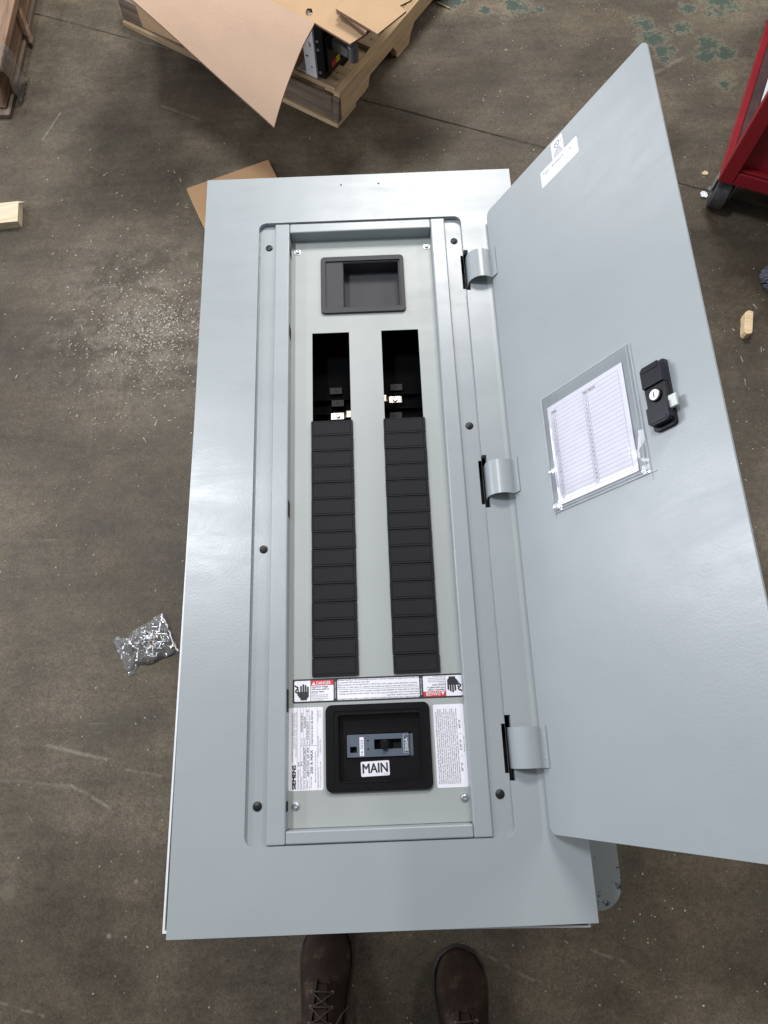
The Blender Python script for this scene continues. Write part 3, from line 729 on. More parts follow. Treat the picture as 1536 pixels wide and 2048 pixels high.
# lock
b = MB()
b.plate(rr(.2455, .2748, .5212, .6005, .0035, 2), (), 0, .0050)
b.plate([(.2468, .5290), (.2500, .5255), (.2715, .5255), (.2745, .5290), (.2745, .5472), (.2468, .5472)], (), .0051, .0140)
b.plate([(.2468, .5713), (.2745, .5713), (.2745, .5930), (.2715, .5965), (.2500, .5965), (.2468, .5930)], (), .0051, .0140)
b.plate(rect(.2472, .2741, .5474, .5711), (), .0051, .0112, 1)
b.plate(rect(.2500, .2712, .5275, .5320), (), .0140, .0148); b.plate(rect(.2500, .2712, .5895, .5940), (), .0140, .0148)
lock = b.build('lock_body', ['lock', 'gloss_black'], door, bevel=.0007, seg=2)
b = MB(); b.lathe([(0, .0030), (.0058, .0030), (.0064, .0022), (.0064, 0)], 24); b.lathe([(.0080, 0), (.0080, .0020), (.0074, .0026), (.0068, .0020), (.0068, 0)], 24, None, 1)
b.box(-.0006, .0006, -.0036, .0036, .00305, .0033, 1)
b.build('lock_cylinder', ['cylinder', 'lock'], door, (.2606, .5592, .0114))
b = MB(); b.box(.2715, .2835, .5375, .5525, .0060, .0100); b.build('latch', 'latch', door, bevel=.0012, seg=2)
# clear vinyl sleeve
b = MB(); nx, ny = 26, 26; X0, X1, Y0_, Y1_ = .0745, .2300, .4815, .6450; g = []
for j in range(ny + 1):
    row = []
    for i in range(nx + 1):
        u, v = i / nx, j / ny; x = X0 + (X1 - X0) * u; y = Y0_ + (Y1_ - Y0_) * v
        e = min(u, 1 - u, v * .8) ; z = .0008 + min(e * 6, 1) * .0010
        z += max(0, noise.noise(Vector((x * 60, y * 60, 1)))) * .0026 * (1 if (v < .42) else .2) * (1.8 if u < .10 or u > .90 else .04)
        row.append(b.bm.verts.new((x, y, z)))
    g.append(row)
for j in range(ny):
    for i in range(nx): b.bm.faces.new((g[j][i], g[j][i + 1], g[j + 1][i + 1], g[j + 1][i]))
sl = b.build('card_sleeve', 'film', door)
b = MB()
for xa, xb, ya, yb in ((X0, X0 + .0005, Y0_ - .006, Y1_), (X1 - .0005, X1, Y0_ - .008, Y1_), (X1 - .0055, X1 - .0052, Y0_, Y1_), (X0, X1, Y1_ - .0006, Y1_ + .0), (X0, X1 + .007, Y0_, Y0_ + .0005), (X0, X1, Y0_ + .004, Y0_ + .0043)):
    b.box(xa, xb, ya, yb, .0016, .0021)
b.build('sleeve_seam', 'seam', door)
# stickers on the door
b = MB(); b.plate(rr(.1545, .1775, .9865, 1.0150, .0018, 3), (), 0, .0003)
zt = .0004
ring_o, ring_i = circ(.166, 1.0058, .0052, 24), circ(.166, 1.0058, .0042, 24)
b.plate(ring_o, [ring_i], zt, zt, 1)
b.text('U', .1645, 1.0053, .0032, zt, 1, 0, .03, align='CENTER'); b.text('L', .1672, 1.0035, .0032, zt, 1, 0, .03, align='CENTER'); b.text('c', .1588, 1.0040, .0028, zt, 1, 0, .02); b.text('us', .1722, 1.0060, .0028, zt, 1, 0, .02)
for i, (t, f) in enumerate((('LISTED', .008), ('ENCLOSED', .012), ('PANELBOARD', .015), ('ISSUE NO. E-1234', .018), ('UNDERWRITERS', .018))): b.text(t, .166, .9978 - i * .0026, .0017, zt, 1, 0, .01, fit=f, align='CENTER')
b.build('listing_sticker', ['white', 'ink'], door, smooth=False)
b = MB(); b.plate(rr(.1278, .2018, .9595, .9868, .0020, 3), (), 0, .0002)
b.text('Type 1 Enclosure', .1325, .9775, .0040, .0003, 1, 0, .01, fit=.042); b.text('LR', .1840, .9765, .0040, .0003, 2, 0, 0)
b.plate(rect(.130, .2, .9708, .9711), (), .0003, .0003, 2)
b.text('Suitable for use with breaker sizes', .1305, .9660, .0013, .0003, 1, 0, 0, fit=.0290); b.text('See wiring diagram No.', .1305, .9628, .0013, .0003, 1, 0, 0, fit=.0200); b.text('10-B-1034-01', .1990, .9645, .0013, .0003, 1, 0, 0, fit=.0200, align='RIGHT')
b.build('enclosure_sticker', ['white', 'ink', 'inkgrey'], door, smooth=False)

# directory card held in the sleeve
b = MB(); CX0, CX1, CY0, CY1 = .0838, .2148, .4892, .6275
b.plate(rect(CX0, CX1, CY0, CY1), (), 0, .0004)
zc = .0005; GX0, GX1, GY0, GY1 = .0905, .2075, .4945, .6205
nr = 22; dy = (GY1 - GY0) / nr
for i in range(nr + 1):
    y = GY0 + i * dy; b.plate(rect(GX0 if i < nr else GX0 + .006, GX1, y - .00013, y + .00013), (), zc, zc, 2)
gm = .1490
for x in (GX0, GX0 + .0066, gm, gm + .0072, GX1): b.plate(rect(x - .00013, x + .00013, GY0, GY1 - (dy if x < GX1 else 0)), (), zc, zc, 2)
for i in range(21):
    y = GY1 - (i + 2) * dy + .0013
    b.text(str(2 * i + 1), GX0 + .0034, y, .0032, zc, 1, 0, 0, align='CENTER'); b.text(str(2 * i + 2), gm + .0036, y, .0032, zc, 1, 0, 0, align='CENTER')
b.text('PANEL', GX0 + .0004, GY1 - dy + .0012, .0026, zc, 1, 0, .03, fit=.0092); b.text('FED FROM', gm + .0002, GY1 - dy + .0012, .0030, zc, 1, 0, .02, fit=.0205)
b.text('Circuit Directory', CX0 + .0028, .512, .0014, zc, 1, R(90), 0, fit=.028); b.text('11-1152-01', GX1 - .001, CY0 + .0016, .0012, zc, 2, 0, 0, align='RIGHT')
dc = b.build('directory_card', ['white', 'ink', 'inkgrey'], None, smooth=False)
dm = Matrix.Translation((HL[0], HL[1], TT + .002 + ZB + HL[2])) @ Matrix.Rotation(R(-DA), 4, 'Y') @ Matrix.Translation((0, 0, .0009))
dc.matrix_world = dm
tag(dc, 'white ruled circuit directory card in a clear sleeve on the open door', 'directory card')

# ------------------------------------------------------------------ pallet, in its own frame: +x away along the right side, +y to the left along the front
pal = thing('wooden_pallet', 'rough pine pallet carrying the opened cardboard box', 'pallet', (-.064, 2.026, 0), PA)
PW, PL = .845, 1.05
b = MB()   # right side board standing on edge, notched for forks
prof_ = [(0, .016), (.13, .016), (.155, .022), (.165, .05), (.30, .05), (.315, .03), (.325, .0), (.40, 0), (.41, .03), (.43, .05), (.60, .05), (.62, .016), (PL, .016), (PL, .106), (0, .106)]
mxs = Matrix(((1, 0, 0, 0), (0, 0, 1, 0), (0, 1, 0, 0), (0, 0, 0, 1)))
b.plate(prof_, (), -.004, .020, 0, mxs); bmesh.ops.recalc_face_normals(b.bm, faces=b.bm.faces); b.build('side_board', 'wood_side', pal, bevel=.002, seg=1)
for y in (.022, .42, .83):
    b = MB(); b.box(.012, PL, y, y + .038, .016, .090); b.build('stringer', 'wood_side', pal, bevel=.002, seg=1)
b = MB(); b.hexa([(-.012, .022, .018), (.006, .022, .018), (.006, PW, .018), (-.012, PW, .018)], [(-.006, .022, .088), (.006, .022, .088), (.006, PW, .088), (-.006, PW, .088)]); b.hexa([(-.016, -.004, .016), (.004, -.004, .016), (.004, .022, .016), (-.016, .022, .016)], [(-.004, -.004, .092), (.006, -.004, .092), (.006, .022, .092), (-.004, .022, .092)]); b.build('front_board', 'wood_old', pal, bevel=.0025, seg=1)
b = MB(); b.hexa([(-.022, -.002, 0), (.085, -.002, 0), (.085, PW, 0), (-.022, PW, 0)], [(-.020, -.002, .0155), (.085, -.002, .0155), (.085, PW, .0155), (-.020, PW, .0155)]); b.build('bottom_board', 'wood_deck', pal, bevel=.002, seg=1)
for xa, xb in ((.012, .098), (.205, .295), (.32, .41), (.435, .53), (.56, .65), (.68, .77), (.80, .89), (.92, 1.04)):
    b = MB(); j = random.uniform(-.003, .003); b.hexa([(xa, .020 + j, .0905), (xb, .020 - j, .0905), (xb, PW, .0905), (xa, PW, .0905)], [(xa, .020 + j, .1055), (xb, .020 - j, .1055), (xb, PW, .1055), (xa, PW, .1055)])
    for yy in (.034, .048): b.lathe([(0, .0008), (.0028, .0004), (.003, 0)], 10, Matrix.Translation((xa + .03 + 18 * (yy - .034) * .1, yy, .1055)), 1)
    b.build('deck_board', ['wood_deck', 'rubber'], pal, bevel=.002, seg=1)

# switch mechanism standing on the pallet under the cardboard (pallet frame)
dv = thing('switch_mechanism', 'black switch mechanism with white bracket and grey lever inside the box', 'switch mechanism', (-.064, 2.026, .1057), PA)
b = MB(); b.box(.018, .16, .086, .091, 0, .27); b.box(.016, .0185, .086, .125, 0, .27); b.box(.018, .16, .091, .16, 0, .003)
b.lathe([(.0, .003), (.007, .003), (.008, .001), (.008, 0)], 16, Matrix.Translation((.0155, .106, .10)) @ Matrix.Rotation(R(-90), 4, 'Y')); b.build('bracket', 'bracket', dv, bevel=.001, seg=2)
b = MB(); b.box(.0150, .0158, .110, .118, .060, .064); b.build('bracket_slot', 'hole', dv)
b = MB(); b.box(.0150, .0158, .099, .103, .030, .034); b.build('bracket_slot', 'hole', dv)
b = MB(); b.box(.022, .14, .058, .0855, .004, .255); b.box(.030, .12, .050, .058, .02, .13); b.box(.026, .13, .046, .0585, .150, .24); b.build('switch_body', 'gloss_black', dv, bevel=.002, seg=2)
for zz in (.02, .09, .115):
    b = MB(); b.lathe([(0, .0022), (.003, .002), (.0042, .0)], 12, Matrix.Rotation(R(-90), 4, 'Y')); b.build('body_screw', 'steel', dv, (.0218, .076, zz))
b = MB(); b.hexa([(.055, -.004, .075), (.085, -.004, .075), (.085, .05, .075), (.055, .05, .075)], [(.055, -.004, .100), (.085, -.004, .100), (.085, .05, .110), (.055, .05, .110)])
b.lathe([(0, .0), (.0135, 0), (.015, .002), (.015, .043), (.013, .046), (0, .046)], 20, Matrix.Translation((.07, -.012, .062))); b.build('lever', 'greyplastic', dv, bevel=.0012, seg=2)
b = MB(); b.box(.045, .068, .0492, .0498, .030, .048); b.box(.069, .088, .0492, .0498, .030, .048, 1)
for k in range(3): b.box(.071 + k * .006, .0735 + k * .006, .0489, .0493, .034, .044, 2)
b.build('warning_sticker', ['redink', 'yellow', 'ink'], dv)

# opened carton draped over it: big front flap, top and folded flaps
bx = thing('cardboard_box', 'opened brown cardboard box with a big flap hanging over the pallet', 'box', (-.35, 2.35, .106))
BO = Vector((-.35, 2.35, .106))
def sheet(name, corners, mat, th, n=14, sag=None, hole=None, parent=bx):
    A, Bc, Cc, D = [Vector(c) - BO for c in corners]      # A-B near edge, D-C far edge
    b = MB(); top = []; low = []
    for j in range(n + 1):
        rt, rl = [], []
        for i in range(n + 1):
            u, v = i / n, j / n
            p = (A * (1 - u) + Bc * u) * (1 - v) + (D * (1 - u) + Cc * u) * v
            if sag: p = p + sag(u, v)
            rt.append(b.bm.verts.new(p)); rl.append(b.bm.verts.new(p - Vector((0, 0, th))))
        top.append(rt); low.append(rl)
    for j in range(n):
        for i in range(n):
            b.bm.faces.new((top[j][i], top[j][i + 1], top[j + 1][i + 1], top[j + 1][i]))
            b.bm.faces.new((low[j][i], low[j + 1][i], low[j + 1][i + 1], low[j][i + 1]))
    for k in range(n):
        for a, c, l1, l2 in ((top[0][k], top[0][k + 1], low[0][k], low[0][k + 1]), (top[n][k + 1], top[n][k], low[n][k + 1], low[n][k]),
                             (top[k + 1][0], top[k][0], low[k + 1][0], low[k][0]), (top[k][n], top[k + 1][n], low[k][n], low[k + 1][n])):
            f_ = b.bm.faces.new((l1, l2, c, a)); f_.material_index = 1
    bmesh.ops.recalc_face_normals(b.bm, faces=b.bm.faces)
    return b.build(name, [mat, 'card_edge'], parent, bevel=0)
F1 = (-.103, 1.915, .400); F0 = (-.73, 2.345, .43); TIP = (-.218, 1.693, .30); E1 = (-.730, 2.085, .545)
sheet('front_flap', [TIP, F1, F0, E1], 'card_pink', .005, 16, lambda u, v: Vector((0, 0, .02 * math.sin(math.pi * min(1, u * 1.0)) * (1 - v * .6) + .004 * noise.noise(Vector((u * 3, v * 3, 0))))))
# top panel, with a torn hand hole
tp = [(-.730, 2.345), (-.1045, 1.915), (-.080, 1.893), (-.017, 1.838), (.022, 1.868), (.10, 1.96), (.17, 2.05), (.16, 2.35), (-.10, 2.75), (-.50, 2.80)]
hh_ = []
for k in range(14):
    a = 2 * math.pi * k / 14; rr_ = .0125 * (1 + .35 * noise.noise(Vector((k * 1.7, 3, 0)))); hh_.append((-.117 + rr_ * math.cos(a) * .75, 1.951 + rr_ * math.sin(a) * 1.15))
b = MB(); b.plate([(x - BO.x, y - BO.y) for x, y in tp], [[(x - BO.x, y - BO.y) for x, y in hh_]], .395 - BO.z, .400 - BO.z, 0, None, True, 1); b.build('top_panel', ['card_tan', 'card_edge'], bx)
b = MB(); b.hexa([(-.125 - BO.x, 1.944 - BO.y, .386 - BO.z), (-.110 - BO.x, 1.939 - BO.y, .390 - BO.z), (-.106 - BO.x, 1.950 - BO.y, .397 - BO.z), (-.120 - BO.x, 1.954 - BO.y, .394 - BO.z)], [(-.125 - BO.x, 1.944 - BO.y, .389 - BO.z), (-.110 - BO.x, 1.939 - BO.y, .393 - BO.z), (-.106 - BO.x, 1.950 - BO.y, .400 - BO.z), (-.120 - BO.x, 1.954 - BO.y, .397 - BO.z)]); b.build('torn_tab', 'card_pink', bx)
# folded layers and the upper sheet
for k, (dx_, dy_) in enumerate(((0, 0), (.004, .004), (.001, .001))):
    z = .4035 + k * .0065
    b = MB(); pts = [(-.0495 + dx_, 1.947 - k * .009 + dy_), (.0215 + dx_, 1.862 - k * .009 + dy_), (.07, 1.925), (.27, 2.2), (.165, 2.27)]
    b.plate([(x - BO.x, y - BO.y) for x, y in pts], (), z - BO.z, z + .005 - BO.z, 0, None, True, 1); b.build('folded_layer', ['card_tan', 'card_edge'], bx)
b = MB(); pts = [(-.048, 1.917), (.051, 1.827), (.1235, 1.900), (.109, 1.919), (.137, 1.937), (.30, 2.17), (.176, 2.25)]
b.plate([(x - BO.x, y - BO.y) for x, y in pts], (), .4255 - BO.z, .4305 - BO.z, 0, None, True, 1); b.build('upper_flap', ['card_tan', 'card_edge'], bx)
# hidden carton walls that carry the top
for xa, ya, xb, yb in ((-.66, 2.33, -.40, 2.72), (-.40, 2.72, -.05, 2.60), (-.66, 2.33, -.30, 2.10)):
    b = MB(); A = Vector((xa - BO.x, ya - BO.y, 0)); Bv = Vector((xb - BO.x, yb - BO.y, 0)); n_ = (Bv - A).normalized().cross(Vector((0, 0, 1))) * .005; up = Vector((0, 0, .394 - BO.z))
    b.hexa([A, Bv, Bv + n_, A + n_], [A + up, Bv + up, Bv + n_ + up, A + n_ + up]); bmesh.ops.recalc_face_normals(b.bm, faces=b.bm.faces); b.build('side_wall', 'card_tan', bx)

# flattened carton on the floor behind the panel
fc = thing('flattened_carton', 'small flattened brown carton on the floor behind the electrical panel', 'carton', (-.37, 1.75, 0), math.atan2(.372, .928))
b = MB(); b.box(-.131, .128, -.20, .092, .010, .0145); b.build('top_sheet', ['card_floor'], fc, bevel=.001, seg=1)
b = MB(); b.box(-.129, .126, -.19, .090, .003, .0075); b.build('bottom_sheet', ['card_floor'], fc, bevel=.001, seg=1)
b = MB(); b.box(-.1315, -.1270, -.030, .090, .0005, .0098); b.build('folded_edge', ['card_floor'], fc, bevel=.0015, seg=1)

# ------------------------------------------------------------------ timber bits
b = MB(); b.box(-.14, 0, -.0365, .0365, 0, .026); b.hexa([(0, .030, .018), (.016, .0335, .022), (.016, .0345, .022), (0, .036, .018)], [(0, .030, .025), (.016, .0335, .0232), (.016, .0345, .0232), (0, .036, .025)])
o = tag(b.build('wood_offcut', 'wood_new', None, (-1.010, 1.716, 0), bevel=.0015, seg=1), 'pale flat timber offcut on the floor at the left below the wrapped skid', 'wood offcut'); o.rotation_euler = (0, 0, R(5))
b = MB()
pr = [(-.0105, -.030), (-.004, -.0365), (.0085, -.032), (.0105, -.024), (.0102, .030), (.0108, .0375), (-.003, .0395), (-.0100, .033), (-.0125, .024), (-.0108, .008), (-.0118, -.006)]
b.plate(pr, (), 0, .027); o = tag(b.build('wood_chunk', 'wood_chunk', None, (1.027, 1.246, 0), bevel=.0018, seg=2), 'small broken chunk of fresh wood on the floor right of the open door', 'wood chunk'); o.rotation_euler = (0, 0, R(-14))
b = MB(); b.plate([(-.010, -.004), (.001, -.008), (.010, -.006), (.011, .003), (.003, .008), (-.004, .004)], (), 0, .002); o = tag(b.build('wood_chip', 'wood_chunk', None, (1.016, 1.782, 0), bevel=.0004, seg=1), 'tiny tan wood chip lying near the caster of the red cart', 'wood chip')
b = MB(); b.tube([(-.022, .016, .003), (-.004, .003, .004), (.018, -.014, .003)], [.0022, .0026, .002], 6); tag(b.build('wood_sliver', 'twig', None, (.285, 2.515, 0)), 'thin tan wood sliver on the floor right of the pallet', 'wood sliver')
# crumpled white scrap by the caster
b = MB(); g = []
for j in range(7):
    g.append([b.bm.verts.new(((i - 3) * .0032 * (1 + .2 * noise.noise(Vector((i, j, 0)))), (j - 3) * .0038, .002 + .009 * abs(noise.noise(Vector((i * .8, j * .8, 4)))) + .001)) for i in range(7)])
for j in range(6):
    for i in range(6):
        if (i, j) not in ((0, 0), (5, 5), (0, 5), (5, 0), (2, 0)): b.bm.faces.new((g[j][i], g[j][i + 1], g[j + 1][i + 1], g[j + 1][i]))
tag(b.build('plastic_scrap', 'white', None, (.998, 1.700, 0), smooth=False), 'crumpled white scrap against the caster of the red cart', 'scrap')

# ------------------------------------------------------------------ wrapped skid at the left edge
sk = thing('wrapped_skid', 'brown timber skid in torn clear wrap at the left edge', 'skid', (-1.16, 2.30, 0), R(-2))
b = MB(); b.hexa([(-.10, -.165, .018), (.066, -.180, .018), (.066, .70, .018), (-.10, .70, .018)], [(-.10, -.150, .095), (.058, -.160, .095), (.064, .70, .095), (-.10, .70, .095)]); b.build('stringer', 'wood_skid', sk, bevel=.006, seg=2)
b = MB(); b.box(-.12, .088, -.125, .70, .097, .120); b.build('deck_board', 'wood_skid', sk, bevel=.004, seg=2)
b = MB(); b.box(-.10, .075, -.20, .70, 0, .016); b.build('bottom_board', 'wood_old', sk, bevel=.002, seg=1)
b = MB(); b.hexa([(.092, .10, .017), (.099, .10, .017), (.099, .122, .017), (.092, .122, .017)], [(.072, .16, .094), (.080, .16, .094), (.080, .185, .094), (.072, .185, .094)]); b.build('brace', 'wood_skid', sk, bevel=.002, seg=1)
b = MB(); g = []
pts = [(-.12, -.132, .1235), (.02, -.134, .1235), (.085, -.132, .122), (.092, -.150, .10), (.084, -.185, .055), (.080, -.205, .018)]
for j in range(12):
    t = j / 11; row = []
    for i, p in enumerate([(-.12, .1235), (.04, .1235), (.093, .122), (.102, .09), (.092, .05), (.100, .006)]):
        row.append(b.bm.verts.new((p[0] + .006 * noise.noise(Vector((i * 2.2, j * .9, 5))), -.140 + t * .10, p[1] + .004 * noise.noise(Vector((i * 2.0, j * .9, 9))))))
    g.append(row)
fr = [b.bm.verts.new((p[0], -.210 - .004 * i % 2, .012 + .002 * i)) for i, p in enumerate([(-.12, 0), (.02, 0), (.07, 0), (.088, 0), (.092, 0), (.098, 0)])]
for v_ in fr: b.bm.verts.remove(v_)
for j in range(11):
    for i in range(5): b.bm.faces.new((g[j][i], g[j][i + 1], g[j + 1][i + 1], g[j + 1][i]))
b.build('stretch_wrap', 'wrapfilm', sk)

# ------------------------------------------------------------------ red tool cart, top right (own frame: +x along its front, +y back along its left side)
CA = math.atan2(-.407, .914)
rc = thing('red_tool_cart', 'red steel tool cart on casters at the right edge', 'tool cart', (.980, 1.647, 0), CA)
CH = .62; CWD = .70; CLN = .85
b = MB(); b.box(0, .040, 0, .030, .11, CH); post = b.build('corner_post', 'redpaint', rc, bevel=.003, seg=2)
dup(post, (CWD - .04, 0, 0)); dup(post, (0, CLN - .03, 0)); dup(post, (CWD - .04, CLN - .03, 0))
b = MB(); b.box(.0405, CWD - .0405, 0.001, .03, .11, .150); b.build('bottom_rail', 'redpaint', rc, bevel=.003, seg=2)
b = MB(); b.box(.0405, CWD - .0405, 0.001, .03, CH - .06, CH); b.build('top_rail', 'redpaint', rc, bevel=.003, seg=2)
b = MB(); b.box(.0405, CWD - .0405, .022, .026, .1505, CH - .0605); b.build('front_panel', 'redpaint', rc)
b = MB(); b.box(.0405, CWD - .0405, .006, .022, .151, .158); b.build('panel_lip', 'redpaint', rc, bevel=.002, seg=1)
b = MB(); b.box(-.002, .020, .0305, CLN - .0305, .11, .117); b.build('side_rail', 'redpaint', rc, bevel=.003, seg=2)
b = MB(); b.box(-.002, .028, .0305, CLN - .0305, CH - .04, CH); b.build('side_rail', 'redpaint', rc, bevel=.003, seg=2)
b = MB(); b.box(.045, .050, .0305, CLN - .0305, .1155, CH - .045); b.build('side_panel', 'interior', rc)
b = MB(); b.box(.030, .0440, .06, CLN - .06, .198, .204); b.build('shelf_edge', 'plasticwhite', rc, bevel=.002, seg=1)
b = MB(); b.box(.038, .0445, .05, CLN - .05, .225, .30); b.box(.038, .0445, .05, CLN - .05, .31, .38); b.build('drawer_side', 'rubber', rc, bevel=.002, seg=1)
b = MB(); b.box(.0205, CWD - .041, .0305, CLN - .031, .108, .1150); b.build('bottom_tray', 'interior', rc)
# far and right sides
for z0_, z1_ in ((.11, .150), (CH - .06, CH)):
    b = MB(); b.box(.0405, CWD - .0405, CLN - .03, CLN - .001, z0_, z1_); b.build('back_rail', 'redpaint', rc, bevel=.003, seg=2)
    b = MB(); b.box(CWD - .028, CWD + .002, .0305, CLN - .0305, z0_, z1_); b.build('side_rail', 'redpaint', rc, bevel=.003, seg=2)
b = MB(); b.box(.0405, CWD - .0405, CLN - .026, CLN - .022, .1505, CH - .0605); b.build('back_panel', 'redpaint', rc)
b = MB(); b.box(CWD - .020, CWD - .016, .0305, CLN - .0305, .1505, CH - .0605); b.build('side_panel', 'redpaint', rc)
# casters
b = MB(); b.lathe([(0, -.022), (.042, -.022), (.049, -.018), (.050, 0), (.049, .018), (.042, .022), (0, .022)], 28, Matrix.Translation((0, 0, .050)) @ Matrix.Rotation(R(90), 4, 'X'))
b.lathe([(0, -.0235), (.018, -.0235), (.020, -.0222)], 18, Matrix.Translation((0, 0, .050)) @ Matrix.Rotation(R(90), 4, 'X'), 1)
cw = b.build('caster_wheel', ['rubber', 'steel'], rc, (.030, .040, 0)); cw.rotation_euler = (0, 0, R(88))
b = MB(); b.box(-.029, -.0255, -.020, .020, .045, .100); b.box(.0255, .029, -.020, .020, .045, .100); b.box(-.026, .026, -.026, .026, .1005, .1085); b.tube([(-.028, 0, .05), (.028, 0, .05)], .006, 10)
b.tube([(-.03, -.004, .05), (-.036, -.018, .058), (-.032, -.030, .066)], .005, 8)
cf = b.build('caster_fork', 'steel', rc, (.030, .040, 0), bevel=.001, seg=1); cf.rotation_euler = (0, 0, R(-2))
for x, y in ((CWD - .04, .04), (.04, CLN - .04), (CWD - .04, CLN - .04)):
    c1 = dup(cw, (x, y, 0), rotz=R(80)); c2 = dup(cf, (x, y, 0), rotz=R(-10))

# ------------------------------------------------------------------ hand brush at the right edge
br = thing('floor_brush', 'brush with grey blue bristles on the floor at the right edge', 'brush', (1.205, 1.390, 0))
b = MB(); b.plate(rr(-.045, .30, -.022, .022, .015, 4), (), .030, .052); b.build('handle', 'wood_deck', br, bevel=.006, seg=2)
b = MB()
for k in range(150):
    a = random.uniform(-.50, .50); y0_ = a * .030 + random.uniform(-.003, .003); x0_ = random.uniform(-.05, .0); lay = random.random()
    ln = random.uniform(.072, .080) + x0_ + .03; c_, s_ = math.cos(a * 1.0), math.sin(a * 1.0)
    ex = x0_ - ln * c_; ey = y0_ + ln * s_ * .42; ez = .004 + .026 * lay
    b.tube([(x0_, y0_, .026 + .006 * lay), ((x0_ + ex) / 2, (y0_ + ey) / 2, .022 + .016 * lay), (ex, ey, ez)], [.0016, .0017, .0011], 5)
tag(b.build('bristles', 'bristle', br), kind='stuff')

# ------------------------------------------------------------------ clear bag of fixings
bag = thing('plastic_bag', 'clear plastic bag of small fixings on the floor left of the panel', 'plastic bag', (-.552, .449, 0), R(26))
b = MB(); nx, ny = 30, 22
def bagz(u, v):
    e = min(u, 1 - u) * min(v, 1 - v) * 16
    base = .012 * min(1, e) ** .6 * (1 if u > .25 else .45)
    return base + .0065 * noise.noise(Vector((u * 7, v * 6, 1))) * min(1, .35 + e) + .003 * noise.noise(Vector((u * 17, v * 15, 7)))
def bagxy(u, v):
    w = .052 * (.78 + .22 * u + (.12 if u < .12 else 0)) ; x = -.066 + .128 * u + .006 * noise.noise(Vector((u * 4, v * 5, 3))); y = (v - .5) * 2 * w * (1 - .13 * math.exp(-((u - .25) / .1) ** 2)) + .004 * noise.noise(Vector((u * 5, v * 3, 9)))
    return x, y
g = [[b.bm.verts.new((*bagxy(i / nx, j / ny), max(.0012, bagz(i / nx, j / ny) + .003))) for i in range(nx + 1)] for j in range(ny + 1)]
g2 = [[b.bm.verts.new((*bagxy(i / nx, j / ny), .0006)) for i in range(nx + 1)] for j in range(ny + 1)]
for j in range(ny):
    for i in range(nx):
        b.bm.faces.new((g[j][i], g[j][i + 1], g[j + 1][i + 1], g[j + 1][i])); b.bm.faces.new((g2[j][i], g2[j + 1][i], g2[j + 1][i + 1], g2[j][i + 1]))
b.build('bag_film', 'bagfilm', bag)
b = MB(); b.tube([(bagxy(.975, v / 12)[0] + .001 * (-1) ** v, bagxy(.975, v / 12)[1] * .96, .0045 + .0015 * (v % 3)) for v in range(13)], .0017, 6); b.build('sealed_edge', 'white', bag)
b = MB(); rnd = random.Random(3)
mm = Matrix.Rotation(R(26), 4, 'Z')
for k in range(58):
    x = rnd.gauss(.014, .023); y = rnd.gauss(.0, .018); a = rnd.uniform(0, 6.28); z = rnd.uniform(.003, .010); ln = rnd.uniform(.008, .014)
    x = max(-.045, min(.052, x)); y = max(-.034, min(.034, y))
    p1 = Vector((x - math.cos(a) * ln / 2, y - math.sin(a) * ln / 2, z)); p2 = Vector((x + math.cos(a) * ln / 2, y + math.sin(a) * ln / 2, z + rnd.uniform(-.001, .002)))
    b.tube([p1, p2], .0016, 6, k % 2); b.tube([p2, p2 + (p2 - p1).normalized() * .0022], .0036, 8, k % 2)
tag(b.build('fixings', ['zinc', 'tin'], None, (-.552, .449, 0)), 'heap of small zinc screws inside the clear plastic bag', 'screws', kind='stuff').rotation_euler = (0, 0, R(26))

